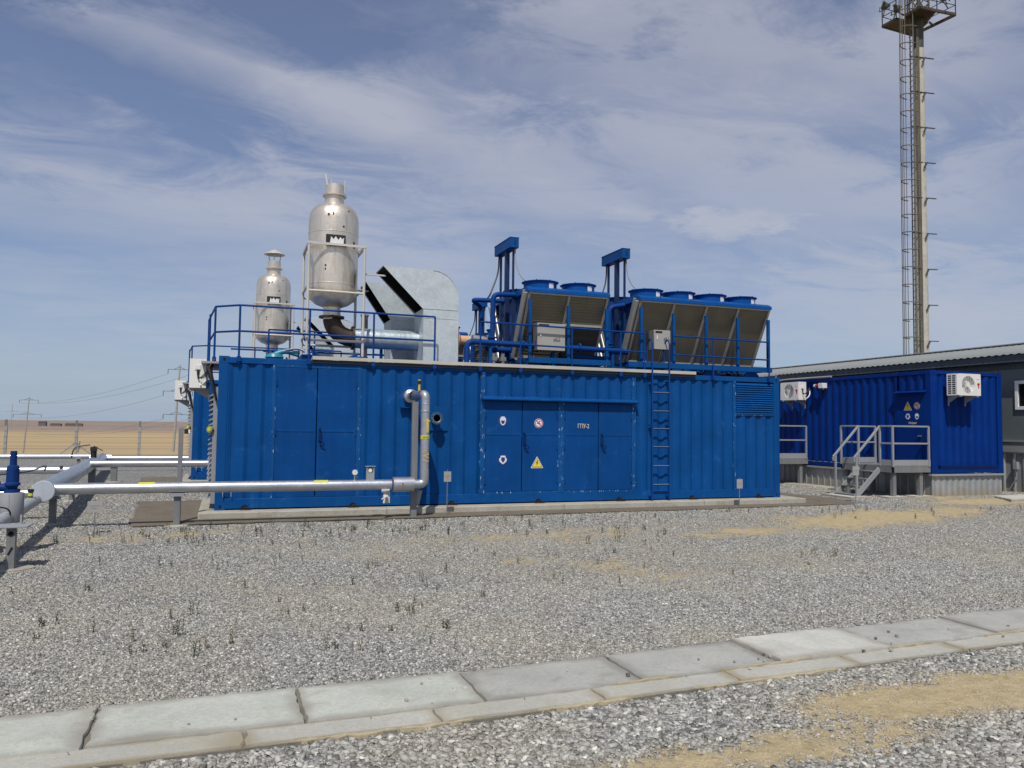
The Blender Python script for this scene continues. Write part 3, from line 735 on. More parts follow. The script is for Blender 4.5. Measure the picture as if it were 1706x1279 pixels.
# louvre panels
lv = MB()
for k in range(14): 
    z = 1.915+k*.0505; lv.prism([(0, 0), (.035, -.022), (.038, -.016), (.004, .032)], (11.0, .03, z), (0,-1,0), (0,0,1), (1.02, 0, 0))
lv.m = 1; lv.box(10.99, 12.03, .045, .05, 1.9, 2.63); lv.build('louvre', [BLUE, VOID], gc, smooth=0)
lv = MB()
for k in range(22):
    z = .22+k*.088; lv.prism([(0, 0), (.125, -.045), (.13, -.033), (.004, .05)], (-.02, .26, z), (-1,0,0), (0,0,1), (0, 1.85, 0))
lv.box(-.035, -.0, .24, .30, .15, 2.2); lv.box(-.035, 0, 2.15, 2.2, .15, 2.2); lv.build('louvre', GREYL, gc, smooth=0)
mb = MB()
mb.box(-.075, -.001, .19, .235, .1, 2.15); mb.box(-.30, -.005, .16, 2.2, 2.62, 2.66)
mb.build('conduit_channel', GREYL, gc)
mb = MB()
for i in range(9):
    y = .10+i*.05; mb.tube([(-.02-.02*random.random(), y, 1.95), (-.06-.05*random.random(), y, 2.2), (-.12-.1*random.random(), y+.05, 2.55), (-.08, y+.1, 2.7)], .016, 6)
mb.build('cable_bundle', BLACK, gc)
mb = MB(); mb.m = 0; mb.cyl((-.13, .16, 1.43), (-.10, .20, 1.43), .06, 20); mb.m = 1; mb.cyl((-.135, .155, 1.43), (-.128, .162, 1.43), .038, 16)
o = mb.build('warning_lamp', [plain('lamp_green', (.26, .30, .10), .4), YEL2], gc); o['label'] = 'round yellow green lamp on the end wall'
mb = MB()
for k in (.2, .48):
    mb.bar((.03+k*.5, -.05, .36), (.03+k*.5, -.05, .24), .012); mb.bar((-.02+k*.5, -.05, .33), (.08+k*.5, -.05, .33), .012)
mb.build_each('earthing_bolt', GREYL, gc)
# twist locks in half round openings of the bottom rail
for i, x in enumerate((.51, 2.43, 4.35, 6.19, 8.04, 9.83, 11.6)):
    mb = MB(); mb.m = 0
    mb.prism([(.065*math.cos(PI*k/12), .065*math.sin(PI*k/12)) for k in range(13)], (x, -.004, .022), (1,0,0), (0,0,1), (0, .006, 0))
    mb.m = 1; mb.box(x-.09, x+.11, -.07, .0, -.003, .012); mb.tube([(x-.02, -.03, .01), (x+.0, -.05, .05), (x+.05, -.04, .03)], .014, 8)
    mb.build('tie_down', [VOID, RUST], gc)
# ladder
mb = MB()
for x in (8.77, 9.19):
    mb.tube(rnd_path([(x, -.11, .0), (x, -.11, 3.42), (x, -.02, 3.5), (x, .12, 3.4), (x, .12, 2.8)], .08, 5), .018, 8)
for z in (.33, .73, 1.14, 1.53, 1.91, 2.31, 2.70): mb.cyl((8.77, -.11, z), (9.19, -.11, z), .014, 8)
for x in (8.77, 9.19):
    for z in (.08, 1.6, 2.55): mb.box(x-.03, x+.03, -.12, .01, z, z+.02)
mb.m = 1
for z in (.33, .73, 1.14, 1.53, 1.91, 2.31): mb.box(8.79, 9.17, -.125, -.100, z+.012, z+.020)
mb.build('ladder', [BLUER, GREYL], gc)
# cable tray along the roof edge
mb = MB(); mb.box(1.62, 9.9, -.06, .02, 2.755, 2.80); mb.box(1.62, 9.9, -.065, -.055, 2.745, 2.81)
for i in range(26): mb.box(1.9+i*.31, 1.96+i*.31, -.0655, -.0645, 2.765, 2.775)
mb.build('cable_tray', TRAY, gc, bevel=.003)
mb = MB(); mb.box(1.62, 9.9, -.035, -.004, 2.685, 2.742); mb.build('tray_shade_strip', BLACK, gc)  # black strip painting the shadow below the cable tray
# railings
def railing(mb, pts, posts, ztop, zmid, r=.019):
    for z in (ztop, zmid): mb.tube(rnd_path([(x, y, z) for x, y in pts], .03, 3), r, 8)
    for x, y in posts: mb.tube([(x, y, 2.62), (x, y, ztop)], r, 8); mb.box(x-.035, x+.035, y-.03, y+.03, 2.66, 2.755)
mb = MB(); railing(mb, [(3.95, -.03), (.33, -.03), (-.09, .36), (-.24, 2.40)], [(3.95, -.03), (2.75, -.03), (1.56, -.03), (.33, -.03), (-.09, .36), (-.2, 1.5), (-.24, 2.40)], 3.68, 3.21)
mb.build('railing', BLUER, gc)
mb = MB()
for z0, pts in ((3.55, [(.95, 2.42), (4.2, 2.42)]), (3.1, [(.2, 2.42), (4.2, 2.42)])): mb.tube([(x, y, z0) for x, y in pts], .018, 8)
for x in (.95, 1.9, 2.9, 4.2): mb.tube([(x, 2.42, 2.72), (x, 2.42, 3.55)], .018, 8)
mb.build('railing', BLUER, gc)
mb = MB()
for z in (3.60, 3.19): mb.tube([(4.89, -.03, z+.04), (8.66, -.03, z)], .018, 8); mb.tube([(9.35, -.03, z-.02), (11.88, -.03, z-.04)], .018, 8)
for x in (4.89, 5.75, 6.9, 8.04, 8.62, 10.37, 11.88): mb.tube([(x, -.03, 2.62), (x, -.03, 3.62)], .018, 8); mb.box(x-.035, x+.035, -.06, .0, 2.65, 2.74)
mb.build('railing', BLUER, gc)
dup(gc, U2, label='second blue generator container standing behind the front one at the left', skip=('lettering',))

# ---------------------------------------------------------------- silencer on its frame
def silencer(cap):
    t = thing('exhaust_silencer', 'large stainless steel exhaust silencer in a silver frame with two upright lugs on top' if not cap else 'smaller looking stainless exhaust silencer with a conical rain cap behind the front one', 'silencer', (2.06, .85, H), 'exhaust silencers')
    cx, cy = 2.06, .85; r = .488
    prof = [(.17, 3.62), (.17, 3.86), (.2, 3.875), (.32, 3.92), (.42, 4.0), (.475, 4.1), (r, 4.2), (r, 4.28), (r+.004, 4.283), (r+.004, 4.295), (r, 4.30), (r, 5.30), (r+.004, 5.303), (r+.004, 5.315), (r, 5.32),
            (r, 5.58), (.475, 5.70), (.43, 5.80), (.35, 5.88), (.24, 5.925), (.19, 5.935), (.185, 6.10), (.185, 6.13)]
    mb = MB(); mb.lathe(prof, (cx, cy, 0), 48); v = mb.build('vessel', STEEL, t)
    mb = MB(); mb.lathe([(.18, 6.10), (.235, 6.10), (.235, 6.135), (.185, 6.135), (.185, 6.33), (.17, 6.33), (.17, 6.12)], (cx, cy, 0), 32, cap=False)
    mb.lathe([(.0, 6.2), (.17, 6.2)], (cx, cy, 0), 24, cap=False)
    mb.build('outlet_collar', STEEL, t)
    if cap:
        mb = MB(); mb.lathe([(.30, 6.54), (.29, 6.56), (.15, 6.63), (.03, 6.69), (.0, 6.70)], (cx, cy, 0), 28, cap=False); mb.lathe([(.30, 6.54), (.0, 6.60)], (cx, cy, 0), 28, cap=False)
        for a in (.4, 2.5, 4.6): mb.cyl((cx+.16*math.cos(a), cy+.16*math.sin(a), 6.3), (cx+.2*math.cos(a), cy+.2*math.sin(a), 6.57), .012, 6)
        mb.build('rain_cap', RIGM, t)
    else:
        mb = MB(); mb.bar((cx-.16, cy-.1, 6.3), (cx-.20, cy-.1, 6.52), .03, .008); mb.bar((cx+.18, cy-.05, 6.2), (cx+.19, cy-.05, 6.45), .012); mb.bar((cx-.09, cy-.14, 6.3), (cx-.09, cy-.14, 6.42), .012)
        mb.build_each('lug', RIGM, t)
    mb = MB()
    for (an, z_, w_, h_) in ((-1.9, 5.62, .022, .03), (-1.72, 5.63, .014, .05), (-1.05, 5.72, .02, .02), (-1.75, 5.18, .05, .012), (-.75, 5.08, .03, .07), (-1.98, 4.62, .02, .02), (-1.98, 4.55, .014, .022), (-.62, 4.4, .016, .12), (-1.3, 5.40, .02, .02)):
        a_ = an; c_, s_ = math.cos(a_), math.sin(a_); rr_ = r+.003 if z_ < 5.58 else .492-(z_-5.58)*.18
        mb.prism([(w_*math.cos(k*PI/4), h_*math.sin(k*PI/4)*(1+.3*(k % 2))) for k in range(8)], (cx+rr_*c_, cy+rr_*s_, z_), (-s_, c_, 0), (0,0,1), (c_*.0015, s_*.0015, 0))
    st_ = mb.build('soot_stain', RUST, v, smooth=0); st_['kind'] = 'stuff'
    # torn name plate and its ledge
    mb = MB(); y = cy-r*.965
    mb.m = 0; mb.box(cx-.20, cx+.17, y-.035, y+.06, 5.015, 5.22)
    mb.m = 1; mb.prism([(-.13, 0), (.13, 0), (.14, .13), (.10, .10), (.07, .14), (.03, .08), (-.02, .15), (-.06, .09), (-.11, .14)], (cx-.0, y-.0365, 5.04), (1,0,0), (0,0,1), (0, .002, 0))
    mb.build('name_plate', [BLACK, WHITEP], t, smooth=0)
    mb = MB(); mb.box(cx-.16, cx+.2, y-.09, y+.05, 4.995, 5.013); mb.build('ledge', RIGM, t, bevel=.003)
    # frame
    mb = MB(); x0, x1, y0, y1 = 1.54, 2.60, .32, 1.37
    for x in (x0, x1):
        for yy in (y0, y1): mb.tube([(x, yy, 2.86), (x, yy, 5.04)], .027, 10)
    for z in (3.15, 4.10): 
        mb.tube([(x0, y0, z), (x1, y0, z)], .024, 8); mb.tube([(x0, y1, z), (x1, y1, z)], .024, 8); mb.tube([(x0, y0, z+.1), (x0, y1, z+.1)], .022, 8); mb.tube([(x1, y0, z+.1), (x1, y1, z+.1)], .022, 8)
    mb.bar((x0-.03, y0, 5.02), (x1+.03, y0, 5.02), .03, .05); mb.bar((x0-.03, y1, 5.02), (x1+.03, y1, 5.02), .03, .05)
    for x in (x0, x1): mb.bar((x, y0-.03, 5.02), (x, y1+.03, 5.02), .05, .05)
    for x in (x0, x1):
        s = 1 if x == x0 else -1
        mb.bar((x+s*.02, cy, 5.0), (x+s*.12, cy, 5.0), .16, .02)
    mb.build('support_frame', RIGM, t)
    mb = MB()
    for x in (x0, x1): mb.box(x-.09, x+.09, y0-.1, y1+.1, 2.73, 2.86)
    for x, s in ((x0, 1), (x1, -1)):
        mb.prism([(0, 0), (.36, 0), (0, .17)], (x+s*.10, y0-.07, 2.76), (s, 0, 0), (0,0,1), (0, .02, 0))
    mb.build('base_rail', BLUE, t, bevel=.004)
    # burnt elbow and galvanised run into the duct
    mb = MB()
    mb.tube([(cx, cy, 3.67)]+[(cx+.40-.40*math.cos(a), cy, 3.68-.40*math.sin(a)) for a in [PI/2*k/12 for k in range(13)]]+[(cx+.44, cy, 3.28)], .175, 26)
    mb.lathe([(.17, 3.655), (.25, 3.655), (.25, 3.69), (.17, 3.69)], (cx, cy, 0), 28)
    mb.lathe([(.17, .40), (.24, .40), (.24, .44), (.17, .44)], (cx, cy, 3.28), 24, 'x')
    mb.build_each('elbow', RUST, t)
    mb = MB(); mb.tube([(cx+.44, cy, 3.28), (3.9, cy, 3.28)], .2, 28)
    for x in (2.62, 3.0, 3.4): mb.lathe([(.2, x), (.207, x+.005), (.207, x+.02), (.2, x+.025)], (0, cy, 3.28), 28, 'x', cap=False)
    mb.build('flue_pipe', GALVR, t)
    return t
silencer(False); s2 = silencer(True); s2.location += U2
# intake-air hood
DUCTSHADE = plain('duct_mouth_shade', (.006, .006, .006), .95)  # near-black colour for the painted shade inside the duct mouths
def hood(label, xl, xr, zs, xt, zt, y0, y1, w=.53):
    t = thing('air_duct', label, 'air duct', ((xl+xr)/2, (y0+y1)/2, H), 'galvanised air ducts')
    za = zt-.555
    arc = [(xr-w*(1-math.cos(a)), za+.54*math.sin(a)) for a in [PI/2*k/14 for k in range(15)]]
    def shell(e, mb):
        face = [(xl+e, 2.74), (xr-e, 2.74)]+[(px-e*math.cos(PI/2*k/14), pz-e*math.sin(PI/2*k/14)) for k, (px, pz) in enumerate(arc)]+[(xt+e*1.2, zt-e), (xl-.01+e*.2, zs+e*1.2)]
        ya, yb = y0+e, y1-e; n = len(face); vs = [(a, ya, z) for a, z in face]+[(a, yb, z) for a, z in face]
        fs = [tuple(range(n)), tuple(range(2*n-1, n-1, -1))]
        for i in range(1, n-2): fs.append((i, n+i, n+i+1, i+1))
        fs.append((n-1, 2*n-1, n, 0)); mb.add(vs, fs); return mb
    d = shell(0, MB()).build('casing', GALV, t, smooth=25)
    shell(.012, MB()).build('shade_shell', DUCTSHADE, d, smooth=25)  # inner shell added to darken the mouth as shade would
    mb = MB()
    mb.box(xl-.01, xr+.01, y0-.008, y0+.0, zs-.005, zs+.01); mb.box(xl-.01, xr+.01, y0-.006, y0, zs-.19, zs-.184)
    mb.box((xl+xr)/2-.005, (xl+xr)/2+.005, y0-.006, y0, zs, zt-.03)
    for yy in (y0, y1): mb.bar((xt-.01, yy, zt), (xl-.01, yy, zs-.01), .014, .014)
    mb.bar((xt-.005, y0, zt), (xt-.005, y1, zt), .014); mb.bar((xl-.01, y0, zs-.01), (xl-.01, y1, zs-.01), .014)
    for k in range(len(arc)-1): mb.bar((arc[k][0], y0-.004, arc[k][1]), (arc[k+1][0], y0-.004, arc[k+1][1]), .012)
    mb.bar((xr+.004, y0-.004, 2.75), (xr+.004, y0-.004, za), .012)
    mb.build('seam', GALV, d)
    mb = MB(); mb.tube([(xl+.03*math.cos(a), (y0+y1)/2, zt+.02+.03*math.sin(a)) for a in [2*PI*k/10 for k in range(11)]], .007, 6, cap=False); mb.build('lifting_eye', GALV, t)
    mb = MB(); mb.bar((xt-.36, y0+.12, zt-.18), (xt+.06, y0+.12, zt-.18), .035, .03); mb.build_each('brace', RIGM, t)
    return t
h1 = hood('galvanised sheet metal air duct with curved top and slanted open mouth, in front', 3.80, 4.51, 3.885, 2.98, 4.685, .30, 1.08)
h2 = hood('lower galvanised air duct just behind the front one, its black mouth beside the silencer frame', 3.40, 4.3, 3.80, 2.86, 4.57, 1.58, 2.34)
dup(h1, U2, label='front galvanised duct of the rear unit seen under the burnt elbow'); dup(h2, U2, label='rearmost galvanised duct showing left of the burnt elbow')
t = thing('vent_pipe', 'short beige vertical vent pipe between silencer frame and air duct', 'pipe', (2.95, 2.3, H))
mb = MB(); mb.tube([(2.95, 2.3, 2.74), (2.95, 2.3, 3.92)], .075, 16); mb.build('pipe', concrete('vent_grey', (.42, .41, .36)), t)
mb = MB(); mb.lathe([(.075, 3.92), (.09, 3.93), (.09, 3.97), (.0, 3.98)], (2.95, 2.3, 0), 16, cap=False); mb.build('cap', GREYL, t)

# ---------------------------------------------------------------- dry coolers
def cooler(x0, nb, pitch, label, midbar, ribs=46, amp=1.0):
    x1 = x0+nb*pitch
    t = thing('dry_cooler', label, 'dry cooler', ((x0+x1)/2, 1.2, H), 'v shaped dry coolers')
    zt, zb = 4.33, 3.03; yt0, yt1, yb0, yb1 = .05, 2.37, .72, 1.70
    # top deck
    mb = MB(); mb.prism([(-.02, 0), (2.34, 0), (2.34, .10), (2.22, .13), (.10, .13), (-.02, .07)], (x0-.04, yt0-.02, zt), (0,1,0), (0,0,1), (x1-x0+.08, 0, 0)); mb.build('top_deck', BLUEX, t, bevel=.005)
    for k in range(nb):
        for row, yy in enumerate((.60, 1.82)):
            cx = x0+(k+.5)*pitch
            mb = MB(); z = zt+.13
            mb.lathe([(.36, z-.02), (.355, z+.10), (.36, z+.15), (.40, z+.175), (.40, z+.185), (.375, z+.185), (.34, z+.10), (.34, z-.01)], (cx, yy, 0), 32, cap=False)
            for a in range(8): 
                an = a*PI/4+.2; mb.box(cx+.385*math.cos(an)-.008, cx+.385*math.cos(an)+.008, yy+.385*math.sin(an)-.008, yy+.385*math.sin(an)+.008, z+.185, z+.20)
            f = mb.build('fan_shroud', BLUEX, t)
            mb = MB()
            for a in range(5):
                an = a*2*PI/5; c, s = math.cos(an), math.sin(an)
                mb.add([(cx+c*.08, yy+s*.08, z+.05), (cx+c*.33-s*.1, yy+s*.33+c*.1, z+.02), (cx+c*.33+s*.06, yy+s*.33-c*.06, z+.09), (cx+c*.08+s*.04, yy+s*.08-c*.04, z+.08)], [(0,1,2,3)])
            mb.cyl((cx, yy, z), (cx, yy, z+.1), .09, 16); mb.build('fan_blades', BLACK, f)
            if row == 0:
                mb = MB(); a0 = -PI/2+.35
                vs = []
                for j in range(5):
                    a = a0+(j-2)*.09; vs += [(cx+.362*math.cos(a), yy+.362*math.sin(a), z+.02), (cx+.362*math.cos(a), yy+.362*math.sin(a), z+.13)]
                mb.add(vs, [(2*j, 2*j+2, 2*j+3, 2*j+1) for j in range(4)]); mb.build('rating_plate', WHITEP, f)
    # coils
    for side, (ya, yb, s) in enumerate(((yt0, yb0, -1), (yt1, yb1, 1))):
        dirv = Vector((0, yb-ya, zb-zt)); Lc = dirv.length; dv = dirv.normalized(); nn = Vector((0, -s*-dv.z*0, 0))
        nrm = Vector((0, s*abs(dv.z), -abs(dv.y))).normalized()
        inw = -nrm
        mb = MB(); o0 = Vector((x0+.02, ya, zt))
        nf_ = ribs
        for i in range(nf_):   # fin rows as shallow ridges
            a = Lc*i/nf_; b_ = Lc*(i+1)/nf_; m_ = (a+b_)/2
            p = [o0+dv*a, o0+dv*m_-inw*(-.006*amp+.02*(1-amp)), o0+dv*b_]
            w = Vector((x1-x0-.04, 0, 0))
            q = [o0+dv*a+inw*.02, o0+dv*m_+inw*(.012*amp+.02*(1-amp)), o0+dv*b_+inw*.02]
            mb.add([q[0], q[0]+w, q[1]+w, q[1], q[2]+w, q[2]], [(0,1,2,3), (3,2,4,5)])
        w = Vector((x1-x0-.04, 0, 0)); a = o0+inw*.11; b_ = o0+dv*Lc+inw*.11; mb.add([a, a+w, b_+w, b_], [(3,2,1,0)])
        coil = mb.build('coil', FIN, t, smooth=0)
        mb = MB()
        for k in range(nb+1):
            xx = x0+k*pitch; wd = .05
            a = Vector((xx, ya, zt))+inw*.03; b_ = Vector((xx, yb, zb))+inw*.03
            mb.bar(a, b_, wd, .09, up=nrm)
        a = Vector((x0, ya, zt-.02))+inw*.03; mb.bar(a, a+Vector((x1-x0, 0, 0)), .09, .05, up=(0,0,1))
        a = Vector((x0, yb, zb))+inw*.03; mb.bar(a, a+Vector((x1-x0, 0, 0)), .09, .05, up=(0,0,1))
        if midbar and side == 0:
            q = .46; a = Vector((x0+pitch, ya+(yb-ya)*q, zt+(zb-zt)*q)); mb.bar(a, a+Vector((pitch, 0, 0)), .05, .05)
        mb.build('coil_frame', CHAN, t, bevel=.003)
        # manifold pipes standing along the left end
        mb = MB()
        a = Vector((x0-.09, ya, zt-.02))+inw*.03; b_ = Vector((x0-.09, yb, zb-.02))+inw*.03
        mb.tube([a, b_], .05, 14)
        a2 = a+inw*.16+Vector((.03, 0, 0)); b2_ = b_+inw*.16+Vector((.03, 0, 0)); mb.tube([a2, b2_], .035, 12)
        mb.build('manifold', CHAN if side == 0 else SNS, t)
        mb = MB()
        for i in range(26):
            f_ = (i+.5)/26; p = a+(b_-a)*f_; q = a2+(b2_-a2)*f_
            mb.bar(p, q, .012)
        mb.build('return_bends', GREYD, t)
    if midbar:
        a = Vector((x0+pitch+.03, yt0+(yb0-yt0)*.5, zt+(zb-zt)*.5)); b_ = Vector((x0+pitch+.03, yb0-.02, zb+.03)); w = Vector((pitch-.06, 0, 0)); o_ = Vector((0, -.012, -.006))
        mb = MB(); mb.add([a+o_, a+w+o_, b_+w+o_, b_+o_], [(0,1,2,3)]); mb.build('bay_shade_sheet', plain('bay_shade_dark', (.03, .028, .022), .6), t)  # dark sheet standing in for the shaded void of the open lower bay
    mb = MB(); mb.box(x0+.1, x1-.1, .85, 1.6, 2.74, 2.95)
    for k in range(int((x1-x0)/.3)): mb.cyl((x0+.2+k*.3, .5, 2.80), (x0+.38+k*.3, .5, 2.80), .05, 10); mb.tube([(x0+.2+k*.3, .5, 2.8), (x0+.25+k*.3, .62, 2.92), (x0+.3+k*.3, .9, 2.9)], .02, 6)
    mb.build('pipe_tray', BLACK, t)
    # blue end plates between the coils
    mb = MB()
    for xx in (x0+.05, x1-.05):
        mb.prism([(.22, 4.33), (2.20, 4.33), (1.60, 3.03), (.82, 3.03)], (xx, 0, 0), (0,1,0), (0,0,1), (.012, 0, 0))
    mb.box(x0+.04, x0+.09, .95, 1.0, 3.03, 4.33); mb.box(x0+.04, x0+.09, 1.45, 1.5, 3.03, 4.33)
    mb.build('end_plate', BLUEX, t)
    # stand: posts in front, base beams
    mb = MB()
    for k in range(0, nb+1):
        xx = x0+k*pitch+ (0.03 if k == 0 else 0)
        for yy in (.10, 2.34): mb.box(xx-.032, xx+.032, yy-.03, yy+.03, 2.98, 4.10 if k not in (0,) else 4.2)
    for yy in (.10, 2.34, .77, 1.65): mb.box(x0-.30 if nb > 2 else x0, x1+.08, yy-.04, yy+.04, 2.87, 2.985)
    for k in range(nb+1):
        xx = x0+k*pitch; mb.box(xx-.035, xx+.035, .14, 2.30, 2.885, 2.97)
    for xx in (x0+.2, x1-.4, (x0+x1)/2+.2):
        for yy in (.18, 2.2): mb.prism([(-.25, 0), (.25, 0), (.12, .14), (-.12, .14)], (xx, yy, 2.73), (1,0,0), (0,0,1), (0, .10, 0))
    mb.build('stand', BLUE, t, bevel=.003)
    return t, x0, x1
c1, a0, a1 = cooler(5.97, 2, .90, 'smaller two bay blue dry cooler beside the pipework, front row', True, 22, .6)
c2, b0, b1 = cooler(8.58, 4, .845, 'long four bay blue dry cooler at the right end of the front container', False, 2, 0.0)
dup(c1, U2, label='rear two bay dry cooler mostly hidden behind the duct'); dup(c2, U2, label='rear four bay dry cooler hidden behind the front coolers')
# control cabinets
def cabinet(x0, x1, z0, z1, label):
    t = thing('control_cabinet', label, 'cabinet', ((x0+x1)/2, .2, z0), 'grey control cabinets on the coolers')
    mb = MB(); mb.box(x0, x1, .10, .32, z0, z1); mb.build('enclosure', GREYD, t, bevel=.006)
    mb = MB(); mb.box(x0+.002, x1-.002, .075, .099, z0+.002, z1-.002); d = mb.build('door', CAB, t, bevel=.006)
    mb = MB(); mb.box(x0+.03, x0+.26 if x1-x0 > .5 else x0+.2, .071, .0745, z1-.07, z1-.025); mb.build('badge', BLACK, d)
    mb = MB(); mb.box(x0+.06, x0+.08, .058, .0745, (z0+z1)/2-.0, (z0+z1)/2+.09); mb.build('handle', WHITEP, d)
    mb = MB()
    random.seed(3)
    for i in range(9): 
        xx = x0+.36*(x1-x0)/.62+i*.017; mb.box(xx, xx+.008, .0715, .0745, z0+.19, z0+.22+random.random()*.08)
    mb.build('torn_sticker', BLACK, d)
    mb = MB()
    for i in range(5): mb.cyl((x0+.1+i*.06, .2, z0-.05), (x0+.1+i*.06, .2, z0), .014, 8)
    mb.build_each('cable_gland', GREY, t)
    return t
k1 = cabinet(6.16, 6.79, 3.14, 3.71, 'wide grey control cabinet on the two bay cooler')
k2 = cabinet(8.92, 9.33, 3.28, 3.71, 'narrow grey control cabinet behind the ladder top on the long cooler')
# header tanks on tall posts
POSTM = paint('navy_post_paint', (.006, .024, .085), .5, .1, .02)
def head_tank(x, label, y0=.7, y1=1.75):
    t = thing('expansion_tank', label, 'tank', (x, 1.2, H), 'blue tanks on tall posts')
    mb = MB(); mb.box(x-.1, x+.1, y0, y1, 5.39, 5.61); mb.box(x-.11, x+.11, y0-.008, y1+.008, 5.605, 5.617); tk = mb.build('tank', BLUE, t, bevel=.006)
    mb = MB(); mb.box(x+.0, x+.025, y0-.012, y0, 5.46, 5.56); mb.cyl((x, (y0+y1)/2-.2, 5.615), (x, (y0+y1)/2-.2, 5.64), .03, 10); mb.build('sight_glass', BLACK, tk)
    mb = MB(); mb.box(x-.055, x+.03, 1.08, 1.18, H-.02, 5.40); mb.box(x-.02, x+.02, 1.55, 1.6, H-.02, 5.40); mb.box(x+.0, x+.04, .80, .84, 3.2, 5.40); mb.build('post', POSTM, t)
    mb = MB(); mb.tube(rnd_path([(x-.03, 1.62, 5.4), (x-.04, 1.62, 5.0), (x-.28, 1.5, 4.45), (x-.40, 1.3, 4.35)], .2), .018, 8)
    mb.m = 1; mb.tube(rnd_path([(x+.05, .8, 5.39), (x+.06, .75, 5.0), (x+.16, .7, 4.75), (x+.42, .5, 4.5), (x+.44, .3, 4.46)], .2), .014, 8)
    mb.build('hose', [BLACK, CABLE], t)
    return t
t1 = head_tank(5.86, 'blue box tank on tall posts above the smaller cooler, highest one'); t2 = head_tank(8.56, 'blue box tank on tall posts between the two front coolers')
dup(t1, U2, label='blue box tank of the rear unit hidden behind the duct'); dup(t2, U2, label='small looking blue box tank of the rear unit left of the smaller cooler')
# pipework
def pipework():
    t = thing('cooling_pipework', 'blue cooling water pipes with a chrome bellows between duct and coolers', 'pipework', (5.2, .6, H), 'cooling pipework on the roofs')
    def pipe(pts, r, mat=BLUER, rad=.14, nm='pipe'):
        mb = MB(); mb.tube(rnd_path(pts, rad), r, 14); return mb.build(nm, mat, t)
    pipe([(4.71, .3, 2.73), (4.71, .3, 3.27), (8.3, .3, 3.22)], .06)
    pipe([(5.42, .8, 3.2), (5.42, .8, 4.36), (5.92, .8, 4.38)], .055); pipe([(5.42, 1.6, 3.4), (5.42, 1.6, 4.2), (5.1, 1.3, 4.3), (5.9, 1.2, 4.3)], .05)
    pipe([(8.19, .8, 2.75), (8.19, .8, 4.26), (8.75, .75, 4.36)], .055); pipe([(8.05, .4, 3.0), (7.95, .4, 3.05), (7.0, .4, 3.07)], .05)
    pipe([(8.19, .6, 3.24), (8.55, .6, 3.24)], .06); pipe([(5.1, 1.0, 2.75), (5.1, 1.0, 3.2), (5.95, 1.0, 3.2)], .06)
    pipe([(5.0, .9, 3.40), (5.3, .9, 3.38), (5.45, .9, 3.25)], .085, SNS, .1, 'insulated_elbow')
    mb = MB()
    for x in (5.42, 8.19):
        for z in (3.35, 3.42): mb.lathe([(.055, z), (.10, z), (.10, z+.025), (.055, z+.025)], (x, .8, 0), 16)
    for x in (5.9, 6.4, 7.2): mb.lathe([(.06, x), (.1, x), (.1, x+.03), (.06, x+.03)], (0, .3, 3.25), 16, 'x')
    mb.build('flange', BLUEX, t)
    mb = MB(); pr = [(.09, 2.76), (.10, 2.9)]
    for k in range(6): pr += [(.155, 2.92+k*.035), (.11, 2.937+k*.035)]
    pr += [(.09, 3.16), (.09, 3.25)]
    mb.lathe(pr, (5.06, .5, 0), 24); mb.cyl((5.06, .5, 3.2), (5.06, .5, 3.32), .13, 18); mb.build('bellows', SNS, t)
    mb = MB(); mb.lathe([(.05, 0), (.21, .0), (.21, .04), (.16, .07), (.10, .1), (.10, .3)], (4.55, .62, 3.32), 28, 'x'); mb.build('exhaust_flange', FLANGE, t)
    mb = MB()
    random.seed(12)
    for i in range(16):
        x = 4.9+random.random()*3.2; y = .25+random.random()*1.2
        mb.tube(rnd_path([(x, y, 2.75), (x+.05, y, 2.9+random.random()*.2), (x+.3+random.random()*.3, y+random.uniform(-.2, .2), 2.9+random.random()*.15), (x+.5, y, 2.75)], .08, 3), .012+.01*random.random(), 6)
    mb.build('small_hoses', BLACK, t)
    mb = MB()
    for x, y in ((5.3, .35), (5.5, .35), (5.95, .45), (6.6, .4)):
        mb.cyl((x, y, 2.75), (x, y, 3.05), .045, 12); mb.box(x-.06, x+.06, y-.05, y+.05, 2.9, 2.98)
    for x in (5.75, 6.05, 6.2, 7.0): mb.cyl((x, .28, 2.95), (x, .22, 2.95), .03, 10)
    mb.build_each('valve', GREY, t)
    mb = MB()
    for x in (5.2, 6.6, 8.0): mb.box(x-.03, x+.03, .25, .35, 2.73, 3.17)
    mb.build_each('pipe_bracket', BLUE, t)
    return t
pw = pipework(); dup(pw, U2, label='blue cooling pipes of the rear unit seen behind the front pipework')
# teal pump and small hoses at the left end of the roof
t = thing('roof_blower', 'small teal blower on the front container roof under the silencer', 'blower', (1.15, 1.4, H))
mb = MB(); mb.lathe([(.02, 0), (.13, .01), (.18, .06), (.15, .12), (.05, .15)], (1.0, 1.0, 2.78), 20); mb.tube(rnd_path([(1.0, 1.0, 2.9), (1.2, 1.0, 2.98), (1.45, .9, 2.9)], .1), .05, 12)
mb.build('casing', plain('teal_paint', (.03, .22, .28), .4), t)
mb = MB()
for k in range(3): mb.tube(rnd_path([(1.2, .9+k*.05, 2.98), (1.45, .8+k*.05, 3.03), (1.7, .6+k*.05, 2.85), (1.8, .5, 2.76)], .12), .018, 6)
mb.build('hose', CABLE, t)

